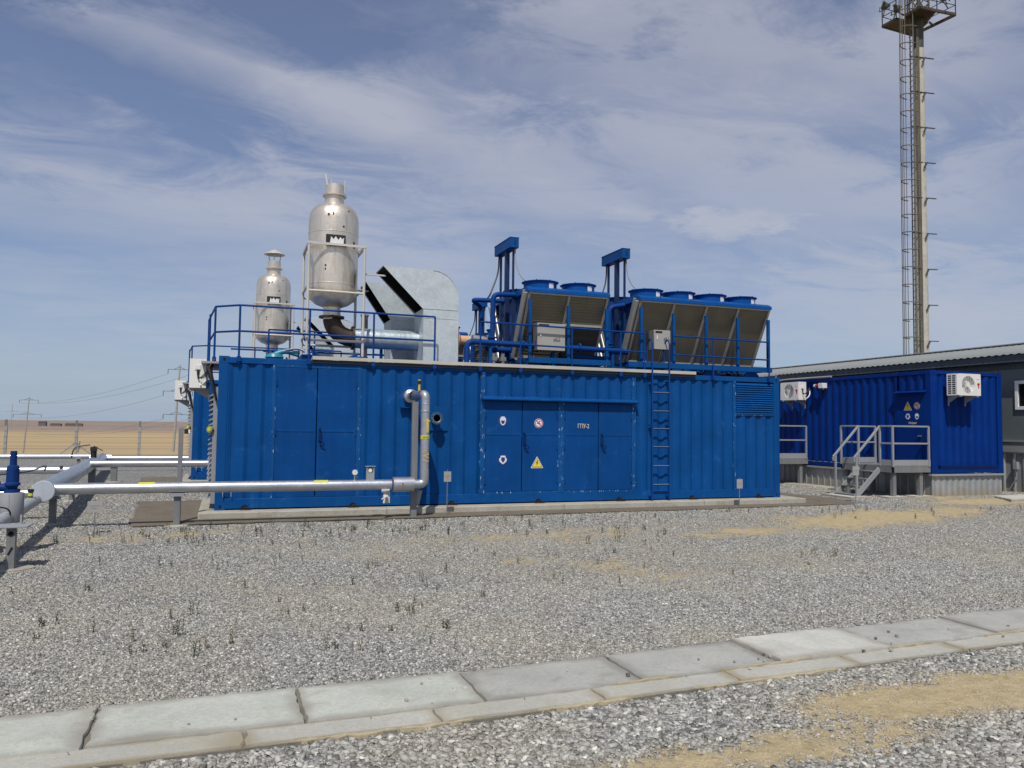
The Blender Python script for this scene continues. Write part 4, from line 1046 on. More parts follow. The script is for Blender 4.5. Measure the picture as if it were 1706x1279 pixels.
# ---------------------------------------------------------------- air conditioners (front faces local -Y)
def aircon(label):
    t = thing('air_conditioner', label, 'air conditioner', (0,0,0), 'outdoor air conditioner units', local=True)
    w, h, d = .80, .54, .29
    mb = MB()
    n = 32; cx, cz, r = -.02, .27, .215
    # front panel with a round opening
    ring = [(cx+r*math.cos(2*PI*i/n), cz+r*math.sin(2*PI*i/n)) for i in range(n)]
    def sq(a):
        c, s = math.cos(a), math.sin(a); k = 1/max(abs(c)/ (w/2), abs(s)/(h/2)) if 1 else 0
        return k
    outer = []
    for i in range(n):
        a = 2*PI*i/n; c, s = math.cos(a), math.sin(a)
        tx = ((w/2-cx) if c > 0 else (w/2+cx))/abs(c) if abs(c) > 1e-6 else 9; tz = ((h-cz) if s > 0 else cz)/abs(s) if abs(s) > 1e-6 else 9
        k = min(tx, tz); outer.append((cx+c*k, cz+s*k))
    vs = [(a, -d, b_) for a, b_ in ring]+[(a, -d, b_) for a, b_ in outer]+[(a, -d+.07, b_) for a, b_ in ring]
    fs = [(i, (i+1) % n, n+(i+1) % n, n+i) for i in range(n)]+[((i+1) % n, i, 2*n+i, 2*n+(i+1) % n) for i in range(n)]
    mb.add(vs, fs)
    mb.box(-w/2, w/2, -d+.001, 0, 0, .0015); mb.box(-w/2, w/2, -d, 0, h-.002, h); mb.box(-w/2, -w/2+.002, -d, 0, 0, h); mb.box(w/2-.002, w/2, -d, 0, 0, h); mb.box(-w/2, w/2, -.003, 0, 0, h)
    mb.box(-w/2+.01, w/2-.01, -d+.07, -d+.075, .01, h-.01)
    body = mb.build('casing', WHITE, t, smooth=0)
    mb = MB()
    for k in range(1, 9): mb.lathe([(r*k/8-.003, -.002), (r*k/8+.001, -.002)], (cx, -d, cz), 28, 'y', cap=False)
    mb.cyl((cx, -d-.004, cz), (cx, -d+.0, cz), .06, 20)
    for a in range(12): mb.bar((cx, -d-.001, cz), (cx+r*math.cos(a*PI/6), -d-.001, cz+r*math.sin(a*PI/6)), .003)
    mb.build('fan_grille', WHITE, t)
    mb = MB()
    for a in range(3):
        an = a*2*PI/3; vs = []
        for j in range(7):
            b_ = an+j*.15; vs += [(cx+.05*math.cos(b_), -d+.05-.03*j/6, cz+.05*math.sin(b_)), (cx+(r-.01)*math.cos(b_+.15), -d+.05-.035*j/6, cz+(r-.01)*math.sin(b_+.15))]
        mb.add(vs, [(2*j, 2*j+2, 2*j+3, 2*j+1) for j in range(6)])
    mb.build('fan_blades', plain('fan_grey', (.28, .28, .26), .5), t)
    mb = MB()
    for k in range(9):
        for c_ in range(2): mb.box(-w/2-.002, -w/2-.0005, -.04-c_*.12-.09, -.04-c_*.12, .04+k*.053, .072+k*.053)
    mb.build('side_grille', BLACK, t)
    mb = MB()
    mb.prism([(-.03, .05), (.03, .06), (.045, .02), (.02, -.01), (.03, -.05), (.01, -.08), (-.015, -.07), (-.005, -.03), (-.03, .0), (-.045, .02)], (w/2-.08, -d-.003, .26), (1,0,0), (0,0,1), (0, .002, 0)); mb.m = 1
    mb.box(w/2-.14, w/2-.07, -d-.002, -d-.0005, .40, .41)
    mb.build('sticker', [RED, GREY], t, smooth=0)
    mb = MB()
    for xx in (-.28, .28):
        mb.bar((xx, .06, -.02), (xx, -d-.02, -.02), .035, .03); mb.prism([(0, -.02), (.3, -.02), (0, -.2)], (xx-.01, .06, 0), (0,-1,0), (0,0,1), (.004, 0, 0)); mb.box(xx-.02, xx+.02, .055, .06, -.25, .02)
    mb.build_each('bracket', GREYL, t)
    mb = MB(); mb.m = 0
    mb.box(w/2-.0, w/2+.012, -.2, -.1, .33, .42)
    mb.m = 1
    for k in range(3): mb.tube(rnd_path([(w/2+.01, -.16+k*.02, .34), (w/2+.04, -.15, .2-k*.03), (w/2+.08, -.06, .16+.03*k), (w/2+.10, .05, .3+.03*k), (w/2+.05, .08, .38)], .06, 4), .008, 6)
    mb.m = 0; mb.tube(rnd_path([(w/2, -.1, .1), (w/2+.12, -.1, .02), (w/2+.14, .02, .15), (w/2+.05, .08, .3)], .08, 5), .014, 8)
    mb.build('connection_pipes', [WHITEP, BLACK], t)
    return t
ac = aircon('white air conditioner on the end wall facing the camera of the right container'); ac.location = (17.38, -.34, 2.45)
dup(ac, loc=(16.43, 4.45, 2.45), rz=-PI/2, label='white air conditioner on the long side of the right container above the second landing')
a1_ = dup(ac, loc=(-.22, 1.0, 2.19), rz=-PI/2, label='white air conditioner seen edge on at the left end of the front container')
dup(ac, loc=(-.22+U2.x, 1.0+U2.y, 2.19), rz=-PI/2, label='farther white air conditioner at the left end of the rear container')

# ---------------------------------------------------------------- gas pipes
PY = -1.0; PZ = .49
def gaspipe(label, full):
    t = thing('gas_pipe', label, 'pipe', (0, PY, G), 'clad gas pipes feeding the containers')
    mb = MB()
    mb.tube([(-2.42, PY, PZ), (2.95, PY, PZ)] if full else [(-2.8, PY, PZ), (-.6, PY, PZ), (3.6, PY, PZ)], .09, 28); mb.build('pipe', CLAD, t)
    mb = MB()
    for x in (-1.62, -.72, -.1, .5, 1.2, 2.1, 2.72): mb.lathe([(.09, x), (.0925, x+.002), (.0925, x+.018), (.09, x+.02)], (0, PY, PZ), 28, 'x', cap=False)
    mb.build_each('cladding_seam', CLAD, t)
    if not full: return t
    mb = MB(); mb.lathe([(.085, 2.97), (.132, 2.975), (.132, 3.35), (.085, 3.355)], (0, PY, PZ-.0), 30, 'x'); mf = mb.build('sleeve', CLAD, t)
    text_part('lettering', '3', .085, (3.13, PY-.134, PZ+.0), (1,0,0), (0,0,1), RED, mf, 'dark red numeral')
    mb = MB(); mb.tube(rnd_path([(3.34, PY, PZ), (3.55, PY, PZ), (3.55, PY, 2.11), (3.49, PY+.15, 2.11)], .2, 8)[:-1], .080, 26)
    mb.build('riser', CLADG, t)
    mb = MB(); mb.tube(rnd_path([(3.33, PY, PZ), (3.55, PY, PZ), (3.55, PY, .76)], .2, 8), .084, 26); mb.tube(rnd_path([(3.55, PY, 1.80), (3.55, PY, 2.11), (3.47, -.02, 2.11)], .2, 8), .084, 26)
    mb.lathe([(.084, 1.79), (.088, 1.795), (.088, 1.815), (.084, 1.82)], (3.55, PY, 0), 26); mb.lathe([(.084, 1.93), (.088, 1.935), (.088, 1.945), (.084, 1.95)], (3.55, PY, 0), 26)
    mb.build_each('elbow', CLAD, t)
    mb = MB(); mb.lathe([(.10, -.02), (.132, -.02), (.132, -.14), (.125, -.15), (.085, -.17), (.085, -.4)], (3.47, 0, 2.11), 32, 'y', cap=False); mb.build('wall_sleeve', CLAD, t)
    mb = MB(); mb.box(3.29, 3.66, -.018, .0, 1.90, 2.30); mb.box(3.29, 3.62, -.10, -.0, 1.88, 1.895); mb.build('wall_plate', BLUE, t)
    mb = MB(); mb.cyl((3.44, PY+.05, 2.18), (3.44, PY+.05, 2.30), .022, 12); mb.m = 1; mb.cyl((3.44, PY+.05, 2.30), (3.44, PY+.05, 2.36), .03, 12); mb.m = 0; mb.cyl((3.44, PY+.05, 2.36), (3.44, PY+.05, 2.38), .024, 12); mb.build_each('vent_valve', [YEL3, BLACK], t)
    # pressure gauge, gauge hood, drain valve
    mb = MB(); mb.m = 0; mb.cyl((2.30, PY, .57), (2.30, PY, .66), .014, 8); mb.cyl((2.30, PY+.012, .71), (2.30, PY-.02, .71), .052, 20); mb.m = 1; mb.cyl((2.30, PY-.021, .71), (2.30, PY-.024, .71), .044, 20); mb.m = 2; mb.bar((2.30, PY-.026, .70), (2.315, PY-.026, .735), .008, .003)
    mb.build('pressure_gauge', [SNS, WHITEP, RED], t)
    mb = MB(); mb.m = 0; mb.box(2.50, 2.64, PY-.03, PY+.03, .565, .81); mb.box(2.48, 2.66, PY-.05, PY+.04, .81, .82); mb.m = 1; mb.cyl((2.57, PY-.031, .75), (2.57, PY-.034, .75), .05, 20); mb.m = 2; mb.cyl((2.565, PY-.035, .742), (2.565, PY-.037, .742), .035, 16)
    mb.build('gauge_box', [GREYL, BLACK, WHITEP], t)
    mb = MB(); mb.cyl((2.84, PY, .27), (2.84, PY, .41), .03, 12); mb.cyl((2.77, PY-.03, .385), (2.91, PY-.03, .395), .035, 12); mb.cyl((2.80, PY-.05, .27), (2.88, PY-.05, .27), .04, 12); mb.tube([(2.86, PY-.1, .29), (2.76, PY-.12, .24)], .014, 6); mb.tube([(2.82, PY-.1, .27), (2.80, PY-.12, .17)], .018, 8); mb.box(2.85, 2.93, PY, PY+.05, .16, .36)
    mb.build('drain_valve', RIGM, t)
    for x in (-1.02, 1.72):
        mb = MB(); vs = []
        for j in range(7):
            a = R(35)+j*R(14); vs += [(x-.12, PY-.0915*math.cos(a), PZ+.0915*math.sin(a)), (x+.12, PY-.0915*math.cos(a), PZ+.0915*math.sin(a))]
        mb.add(vs, [(2*j, 2*j+1, 2*j+3, 2*j+2) for j in range(6)]); mb.build('tape_label', YEL2, t)
    mb = MB(); mb.lathe([(.081, 1.30), (.0825, 1.302), (.0825, 1.368), (.081, 1.37)], (3.55, PY, 0), 26, cap=False); mb.build('tape_label', YEL2, t)
    mb = MB(); mb.m = 0
    for z in (1.345, 1.325): 
        for k in range(5): mb.box(3.50+k*.020, 3.512+k*.020, PY-.0845, PY-.078, z-.003, z+.003)
    mb.build_each('tape_print', BLACK, t)
    text_part('lettering', 'ГАЗ', .13, (3.565, PY-.084, 1.0), (0,0,1), (-1,0,0), YEL3, t, 'yellow stencilled vertical letters', squeeze=.9)
    mb = MB(); mb.prism([(-.02, 0), (.02, 0), (.02, .2), (.05, .2), (.0, .26), (-.05, .2), (-.02, .2)], (3.575, PY-.083, 1.42), (1,0,0), (0,0,1), (0, .004, 0)); mb.build('arrow', YEL3, t)
    return t
g1 = gaspipe('bright clad gas pipe in front of the front container, bending up into its wall', True)
g2 = gaspipe('clad gas pipe running behind the front pipe to the rear container', False); g2.location += Vector((-.2, 8.2, 0))
g3 = gaspipe('farthest clad gas pipe right of the header end', False); g3.location += Vector((-1.35, 16.1, -.19))
# side pipes going left from the header
for i, (y, lab) in enumerate(((.38, 'short clad pipe left of the header behind the blue valve'), (6.6, 'clad pipe running left, middle of the three left pipes'), (15.2, 'farthest clad pipe running left from the header end'))):
    o = MB(); zc_ = (.32, .37, .36)[i]
    o.tube([(-16, y, zc_), (-2.6-(i*.45), y, zc_)], (.07, .09, .082)[i], 22)
    tag(o.build('branch_pipe', CLAD), lab, 'pipe', 'clad pipes running left')
# header
t = thing('header_pipe', 'thick clad header pipe running away from the camera with a flat round end cap', 'pipe', (-2.4, 7, G))
hx0, hx1 = -2.45, -3.80
mb = MB(); mb.tube([(hx0, -1.14, .47), (hx0-.12, .6, .46), (hx1, 15.3, .31)], [.155, .155, .165], 32); mb.build('pipe', HEADR, t)
mb = MB()
for k in range(16):
    f_ = (k+.4)/16; p = Vector((hx0-.12+(hx1-hx0+.12)*f_, .6+14.7*f_, .46-.15*f_)); d = Vector((hx1-hx0+.12, 14.7, -.15)).normalized()
    mb.tube([p, p+d*.025], .158+.008*f_, 32)
mb.build_each('cladding_seam', HEADR, t)
mb = MB(); mb.lathe([(.0, -1.165), (.154, -1.165), (.161, -1.158), (.161, -1.10)], (hx0, 0, .47), 36, 'y', cap=False); mb.box(hx0+.0, hx0+.003, -1.167, -1.165, .33, .61); mb.build('end_cap', paint('end_cap_paint', (.42, .46, .50), .5, .08, .1), t)
mb = MB(); mb.cyl((-3.40, 10.5, .50), (-3.40, 10.5, .76), .08, 12); mb.box(-3.48, -3.32, 10.4, 10.6, .70, .82); mb.tube(rnd_path([(-3.5, 10.5, .88), (-3.9, 10.4, .82), (-3.95, 10.4, .5)], .3), .018, 6); mb.tube([(-3.40, 10.5, .84), (-3.78, 15.2, .56)], .015, 6); mb.build('actuator', BLACK, t)
mb = MB(); mb.tube(rnd_path([(-5.0, 4.0, .35), (-3.6, 3.5, .5), (-3.0, 2.0, .72), (-2.75, .5, .70)], .5), .015, 6); mb.m = 1; mb.cyl((-2.62, 1.2, .68), (-2.62, 1.2, .74), .03, 8); mb.build('cable', [BLACK, DARKM], t)
# feeder pipe coming toward the camera with the safety valve
t = thing('feeder_pipe', 'narrower clad pipe coming from below the header end cap toward the lower left', 'pipe', (-2.3, -3, G))
mb = MB(); mb.tube(rnd_path([(-2.62, -.2, .35), (-2.56, -1.0, .34), (-2.36, -4.0, .325), (-2.18, -7, .32)], .3), .082, 24); mb.build('pipe', paint('feeder_grey', (.36, .38, .38), .4), t)
mb = MB()
for k in range(7):
    y = -1.4-k*.7; x = -2.56-(y+1.0)*.0667*-1*-1; mb.tube([(x, y, .337), (x, y-.02, .337)], .0835, 24)
mb.build_each('cladding_seam', CLADG, t)
mb = MB(); mb.m = 0; mb.cyl((-2.52, -1.62, .38), (-2.52, -1.62, .50), .03, 12); mb.m = 1; mb.cyl((-2.52, -1.62, .44), (-2.52, -1.62, .485), .034, 12); mb.m = 0; mb.cyl((-2.52, -1.62, .50), (-2.52, -1.62, .54), .042, 12); mb.build('test_point', [BLACK, YEL2], t)
t = thing('safety_valve', 'blue spring safety valve on a grey cylindrical casing at the left edge', 'valve', (-2.38, -3.4, .3))
vx, vy = -2.36, -3.45
mb = MB(); mb.lathe([(.04, 1.12), (.048, 1.17), (.048, 1.0), (.055, .98), (.085, .97), (.09, .94), (.09, .78), (.105, .76), (.105, .735), (.09, .73), (.075, .70), (.06, .68), (.11, .675), (.11, .645), (.0, .645)][::-1] if 0 else [(.09, .645), (.09, .672), (.052, .68), (.066, .72), (.088, .73), (.088, .757), (.072, .77), (.070, .94), (.064, .97), (.04, .985), (.037, 1.16)], (vx, vy, 0), 24)
for k in range(6): mb.lathe([(.070, .80+k*.025), (.075, .806+k*.025), (.070, .812+k*.025)], (vx, vy, 0), 24, cap=False)
mb.cyl((vx, vy, .70), (vx-.16, vy, .70), .05, 16); mb.lathe([(.05, -.17), (.085, -.17), (.085, -.14), (.05, -.14)], (vx, vy, .70), 20, 'x')
for a in range(6): an = a*PI/3; mb.cyl((vx+.075*math.cos(an), vy+.075*math.sin(an), .63), (vx+.075*math.cos(an), vy+.075*math.sin(an), .685), .012, 6)
mb.build('valve_body', BLUEV, t)
mb = MB(); mb.cyl((vx-.17, vy, .70), (vx-1.2, vy, .70), .06, 16); mb.build('outlet_pipe', CLADG, t)
mb = MB(); mb.lathe([(.13, .27), (.136, .28), (.136, .63), (.13, .64)], (vx, vy, 0), 30); mb.box(vx-.003, vx+.003, vy-.139, vy-.13, .28, .63)
mb.build('casing', GREYL, t); 
mb = MB(); mb.tube(rnd_path([(vx-.35, vy-.4, .40), (vx-.1, vy-.35, .50), (vx+.05, vy-.25, .46), (vx+.03, vy-.2, .2)], .1), .01, 6); mb.build('cable', BLACK, t)
# pipe supports
def support(name, x, y, ztop, label, plate=.26, w=.10, base=True, lg=True):
    t = thing(name, label, 'support', (x, y, G), 'steel pipe supports')
    mb = MB(); mb.box(x-w/2, x+w/2, y-w/2, y+w/2, G-.03, ztop-.02); mb.build('post', GREY, t, bevel=.004)
    mb = MB(); mb.box(x-plate/2, x+plate/2, y-.1, y+.1, ztop-.02, ztop-.005); mb.box(x-plate*.4, x+plate*.4, y-.09, y+.09, ztop-.005, ztop+.03); mb.build('cradle', GREYL, t, bevel=.002)
    if base:
        mb = MB(); mb.lathe([(.20, G-.02), (.19, G+.012), (.15, G+.02)], (x, y, 0), 12); mb.build('concrete_base', SLAB, t)
    return t
support('pipe_support', -.56, PY, PZ-.12, 'grey post under the front gas pipe at the bare earth patch')
support('pipe_support', -2.46, -.30, .30, 'grey post right under the header end cap', .2)
support('pipe_support', -.92, 7.2, PZ-.12, 'grey post under the second gas pipe')
support('pipe_support', -2.86, 3.9, .30, 'grey post under the header seen through the gap below the front pipe', .2)
support('pipe_support', -3.10, 8.2, .30, 'wide grey post under the header near the second gas pipe', .2, .16)
support('pipe_support', -2.75, 9.6, .30, 'grey post beside the actuator under the second gas pipe', .2, .16)
support('pipe_support', -4.5, 15.2, .30, 'dark post under the farthest left pipe', .2)
t = thing('valve_stand', 'grey steel stand with top plate at the lower left edge', 'stand', (-2.1, -4.6, G))
mb = MB(); mb.box(-2.135, -2.045, -4.66, -4.58, G-.03, .34); mb.box(-2.9, -2.17, -4.64, -4.58, .06, .13); mb.build('post', GREY, t, bevel=.004)
mb = MB(); mb.box(-2.75, -1.92, -4.72, -4.38, .34, .355); mb.bar((-2.04, -4.45, .35), (-2.04, -4.45, .46), .02); mb.build('top_plate', GREYL, t, bevel=.002)
mb = MB(); mb.cyl((-2.09, -4.667, .27), (-2.09, -4.66, .27), .028, 14); mb.bar((-2.11, -4.665, .04), (-2.07, -4.665, .12), .018, .004, up=(0,1,0)); mb.build_each('hole', VOID, t)
mb = MB(); mb.prism(ngon(.22, 11), (-2.12, -4.6, G-.01), (1.25,0,0), (0,1,0), (0,0,.022)); mb.build('concrete_base', SLAB, t)
# riser post behind the vertical pipe
t = thing('riser_support', 'tall dark grey channel post behind the vertical gas pipe', 'support', (3.42, -.80, G))
mb = MB(); mb.box(3.345, 3.455, -.86, -.78, G-.03, 1.98); mb.build('post', GREY, t, bevel=.003)
mb = MB(); mb.prism([(0, 0), (.16, 0), (.10, -.26), (.05, -.26)], (3.40, -.84, .36), (1,0,0), (0,0,1), (0,.015,0)); mb.build('gusset', GREYL, t)
t = thing('sensor_post', 'tall square post with a small camera-like detector rising behind the front gas pipe', 'post', (-.55, -.75, G))
mb = MB(); mb.box(-.585, -.515, -.78, -.71, G, 1.46); mb.build('post', GREY, t, bevel=.003)
mb = MB(); mb.m = 0; mb.box(-.50, -.44, -.77, -.72, 1.36, 1.44); mb.m = 1; mb.box(-.44, -.41, -.765, -.725, 1.37, 1.43); mb.m = 2; mb.cyl((-.41, -.745, 1.41), (-.395, -.745, 1.41), .015, 8); mb.build('detector', [BLACK, WHITEP, RED], t)
# marker signs on thin rods
def marker(x, y, zp, w, h, label, g=G, tilt=0):
    t = thing('marker_sign', label, 'sign', (x, y, g), 'small marker plates on rods')
    mb = MB(); mb.cyl((x, y, g-.02), (x, y, zp+h/2+.03), .008, 8); mb.build('rod', GREY, t)
    mb = MB(); mb.box(x-w/2, x+w/2, y-.014, y-.009, zp-h/2, zp+h/2); p = mb.build('plate', CAB, t, bevel=.001)
    mb = MB(); mb.box(x-w*.35, x+w*.35, y-.0155, y-.0135, zp+.01, zp+.018); mb.box(x-w*.2, x+w*.12, y-.0155, y-.0135, zp-.03, zp-.02); mb.build('print', GREYD, p)
marker(-1.65, -1.75, .275, .20, .17, 'grey marker plate on a thin rod in the gravel left of the bare patch')
marker(4.06, -.72, .60, .14, .19, 'pale marker plate standing before the wall right of the riser pipe')
marker(10.62, -.62, .37, .15, .20, 'pale marker plate near the right end of the front container')
marker(13.87, -.55, .62, .19, .21, 'marker plate on a rod in front of the grey steps')

# ---------------------------------------------------------------- flanged opening on the front wall
t = thing('pipe_flange', 'open blue flanged pipe stub on the front container wall', 'flange', (3.9, 0, 1.68))
mb = MB(); mb.lathe([(.078, .03), (.078, -.20), (.122, -.20), (.122, -.235), (.09, -.237), (.078, -.237)], (3.97, 0, 1.69), 28, 'y', cap=False)
for a in range(8): an = a*PI/4+.3; mb.cyl((3.97+.104*math.cos(an), -.235, 1.69+.104*math.sin(an)), (3.97+.104*math.cos(an), -.245, 1.69+.104*math.sin(an)), .010, 6)
mb.build('flange_ring', paint('dull_blue', (.04, .10, .17), .5, .1, .3), t)
mb = MB(); mb.lathe([(.0, -.03), (.08, -.03)], (3.97, 0, 1.69), 24, 'y', cap=False); mb.m = 1; mb.lathe([(.072, -.232), (.079, -.236)], (3.97, 0, 1.69), 24, 'y', cap=False); mb.build('opening', [VOID, CHAN], t)
mb = MB(); mb.box(3.75, 4.25, -.012, .0, 1.45, 1.93); mb.build('wall_plate', BLUE, t)

# ---------------------------------------------------------------- control container on the right
X3, Y3, Z3 = 16.63, -.18, .50; W3, L3, H3 = 2.44, 12.19, 2.59
cc = thing('control_container', 'deep blue corrugated container standing on a grey plinth at the right', 'container', (X3+1.2, Y3+6, Z3))
mb = MB(); container_frame(mb, X3, X3+W3, Y3, Y3+L3, Z3, Z3+H3, .16, .1); mb.build('frame', BLUE3, cc, bevel=.006)
mb = MB(); castings(mb, X3, X3+W3, Y3, Y3+L3, Z3, Z3+H3); mb.build_each('corner_casting', [BLUE3, VOID], cc)
mb = MB(); mb.corr((X3+yw, Y3+1.05, 0), (0,1,0), L3-1.21, Z3+.16, Z3+H3-.1, (-1,0,0)); mb.corr((X3+yw, Y3+.16, 0), (0,1,0), .89, Z3+2.1, Z3+H3-.1, (-1,0,0), ph=.1); mb.build_each('wall', BLUE3, cc, smooth=20)
mb = MB(); mb.corr((X3+.16, Y3+yw, 0), (1,0,0), W3-.32, Z3+.13, Z3+H3-.1, (0,-1,0), depth=.03, pitch=.25); mb.build_each('wall', BLUE3, cc, smooth=20)
mb = MB(); mb.corr((X3+W3-yw, Y3+.16, 0), (0,1,0), L3-.32, Z3+.1, Z3+H3-.1, (1,0,0)); mb.corr((X3+.16, Y3+L3-yw, 0), (1,0,0), W3-.32, Z3+.1, Z3+H3-.1, (0,1,0)); mb.build_each('wall', BLUE3, cc, smooth=20)
mb = MB(); mb.box(X3+.06, X3+W3-.06, Y3+.06, Y3+L3-.06, Z3+H3-.05, Z3+H3-.02); mb.build('roof', BLUE3, cc)
mb = MB(); mb.box(X3+.005, X3+.05, Y3+.165, Y3+1.045, Z3+.14, Z3+2.09); dr = mb.build('door', BLUE3, cc, bevel=.005)
mb = MB(); mb.box(X3-.0, X3+.04, Y3+.165, Y3+.19, Z3+.14, Z3+2.1); mb.box(X3-.0, X3+.04, Y3+1.02, Y3+1.05, Z3+.14, Z3+2.1); mb.prism([(0, 0), (.12, -.01), (.12, .01), (0, .05)], (X3, Y3+.14, Z3+2.04), (-1,0,0), (0,0,1), (0, .94, 0)); mb.build_each('door_frame', BLUE3, cc, bevel=.003)
sx = X3+.003
sign('warn', (sx, .53, 2.20), (0,-1,0), (-1,0,0), dr, .12); sign('smoke', (sx, .25, 2.20), (0,-1,0), (-1,0,0), dr, .095)
sign('ear', (sx, .53, 1.93), (0,-1,0), (-1,0,0), dr, .09); sign('helmet', (sx, .25, 1.93), (0,-1,0), (-1,0,0), dr, .09)
text_part('lettering', 'РУ-0,4кВ', .075, (sx, .39, 1.755), (0,-1,0), (0,0,1), PALE, dr, 'small white caption', squeeze=.85)
mb = MB(); mb.box(sx-.05, sx, .12, .2, 1.42, 1.45); mb.build('handle', SNS, dr)
mb = MB(); mb.box(X3+.2, X3+W3-.2, Y3-.05, Y3+.0, Z3+.20, Z3+.215); mb.prism([(0, 0), (.05, .1), (0, .1)], (X3+.25, Y3, Z3+.1), (0,-1,0), (0,0,1), (W3-.5, 0, 0)); mb.build('drip_rail', BLUE3, cc)
mb = MB(); mb.bar((X3-.06, 5.6, Z3+H3-.02), (X3-.06, 5.6, Z3+H3+.16), .03); mb.tube([(X3-.03, 3.2, Z3+H3+.02), (X3-.03, 5.0, Z3+H3+.03), (X3-.03, 6.0, Z3+H3+.0)], .03, 6); mb.build('cable_bracket', GREYL, cc)
t = thing('plinth', 'grey corrugated sheet plinth under the deep blue container', 'plinth', (X3+1.2, Y3+6, G))
gg = float(gz(17, 0))-.04
mb = MB(); mb.corr((X3+.03, Y3+.03, 0), (1,0,0), W3-.06, gg, Z3-.05, (0,-1,0), depth=.02, pitch=.2); mb.corr((X3+.03, Y3+.03, 0), (0,1,0), L3-.06, gg, Z3-.05, (-1,0,0), depth=.025, pitch=.25, fl=(.12,.05,.78,.05)); mb.corr((X3+W3-.03, Y3+.03, 0), (0,1,0), L3-.06, gg, Z3-.05, (1,0,0), depth=.02, pitch=.2); mb.build('cladding', PLINTH, t, smooth=20)
mb = MB(); mb.box(X3-.03, X3+W3+.03, Y3-.03, Y3+.04, Z3-.055, Z3-.005); mb.box(X3-.03, X3+.04, Y3+.04, Y3+L3, Z3-.055, Z3-.005); mb.build('flashing', GREYL, t, bevel=.004)
# kerb line of concrete beside the plinth
o = MB(); o.box(16.0, 16.35, 2.6, 9.5, gg-.05, gg+.06); tag(o.build('kerb_strip', SLAB, bevel=.01), 'low concrete kerb running along the plinth behind the front container', 'kerb')
t = thing('siren', 'small white and red siren box high on the deep blue container', 'siren', (16.5, 3.6, 2.84))
mb = MB(); mb.box(16.46, 16.63, 3.40, 3.58, 2.78, 2.93); mb.build('housing', WHITE, t, bevel=.008)
mb = MB(); mb.tube([(16.52, 3.58, 2.86), (16.50, 3.70, 2.86)], [.05, .055], 14); mb.m = 1; mb.tube([(16.50, 3.70, 2.86), (16.49, 3.78, 2.86)], [.055, .04], 14); mb.build('lens', [REDL, WHITEP], t)
mb = MB(); mb.cyl((16.52, 3.45, 2.78), (16.50, 3.42, 2.72), .045, 14); mb.build('horn', BLACK, t)

# ---------------------------------------------------------------- steps and landing
def landing():
    t = thing('entrance_steps', 'grey steel landing with steps and handrails at the door of the deep blue container', 'steps', (15.8, .6, G))
    x0, x1, y0, y1, zd = 15.36, 16.56, -.20, 1.50, .70
    def P(nm, mat=GREY): return None
    mb = MB(); mb.box(x0, x1, y0, y1, zd-.03, zd); mb.box(x0, x1, y0, y0+.04, zd-.16, zd-.03); mb.box(x0, x0+.04, y0, y1, zd-.16, zd-.03); mb.box(x0, x1, y1-.04, y1, zd-.16, zd-.03)
    mb.build('deck', GREY, t, bevel=.003)
    mb = MB(); mb.box(x0, x1, y0-.004, y0+.0, zd+.01, zd+.15); mb.box(x0-.004, x0, y0, .20, zd+.01, zd+.15); mb.box(x0-.004, x0, .90, y1, zd+.01, zd+.15); mb.box(x0, x1, y1, y1+.004, zd+.01, zd+.15); mb.build_each('kick_plate', GREYL, t)
    zt = 1.67
    mb = MB()
    for p in ((x0, y0), (x1-.05, y0), (x0, .20), (x0, .90), (x0, y1), (x1-.05, y1)): mb.box(p[0]-.022, p[0]+.022, p[1]-.022, p[1]+.022, zd-.02, zt)
    for z in (zt, zd+.55):
        mb.bar((x0, y0, z), (x1-.05, y0, z), .04); mb.bar((x0, y0, z), (x0, .20, z), .04); mb.bar((x0, .90, z), (x0, y1, z), .04); mb.bar((x0, y1, z), (x1-.05, y1, z), .04)
    mb.build('handrail', GREYL, t, bevel=.003)
    # flight down toward -X
    xb = 14.60; zb = float(gz(14.7, 0))
    for yy in (.22, .88):
        mb = MB(); mb.bar((x0+.0, yy, zd-.08), (xb, yy, zb+.02), .03, .13); mb.build('stringer', GREYL, t, bevel=.003)
    for k in range(4):
        f_ = (k+.6)/4.2; x = x0-.03+(xb-x0)*f_; z = zd-.02+(zb-zd)*f_
        mb = MB(); mb.box(x-.12, x+.12, .235, .865, z-.03, z); mb.build('tread', GREY, t, bevel=.003)
    for yy in (.20, .90):
        mb = MB(); mb.bar((x0, yy, zt), (xb-.05, yy, zb+.98), .045); mb.bar((xb+.02, yy, zb), (xb+.02, yy, zb+1.03), .045); mb.bar((xb-.05, yy, zb+.98), (xb-.05, yy, zb+.88), .04); mb.build('handrail', GREYL, t, bevel=.003)
    for p in ((x0+.10, y0+.10), (x1-.25, y0+.10), (x0+.10, y1-.10), (x1-.25, y1-.1)):
        mb = MB(); mb.box(p[0]-.05, p[0]+.05, p[1]-.05, p[1]+.05, G, zd-.16); mb.build('leg', GREY, t, bevel=.003)
    mb = MB()
    for p, sz in (((x0+.10, y0+.10), .3), ((x1-.25, y0+.10), .3)): mb.box(p[0]-sz, p[0]+sz, p[1]-.16, p[1]+.2, gg-.05, gg+.07)
    mb.box(xb-.30, xb+.35, .05, 1.05, gg-.05, gg+.06); mb.build_each('footing', PAVE3, t, bevel=.01)
    return t
st = landing()
t = thing('second_landing', 'end of a second grey railed landing showing between the two containers', 'steps', (15.9, 5, G))
mb = MB(); mb.box(15.36, 16.56, 4.15, 5.8, .54, .70); mb.build('deck', GREY, t, bevel=.003)
mb = MB(); mb.box(15.356, 16.5, 4.146, 4.15, .71, .86); mb.build_each('kick_plate', GREYL, t)
mb = MB()
for p in ((15.36, 4.15), (16.5, 4.15), (15.36, 5.8)): mb.box(p[0]-.022, p[0]+.022, p[1]-.022, p[1]+.022, .68, 1.67)
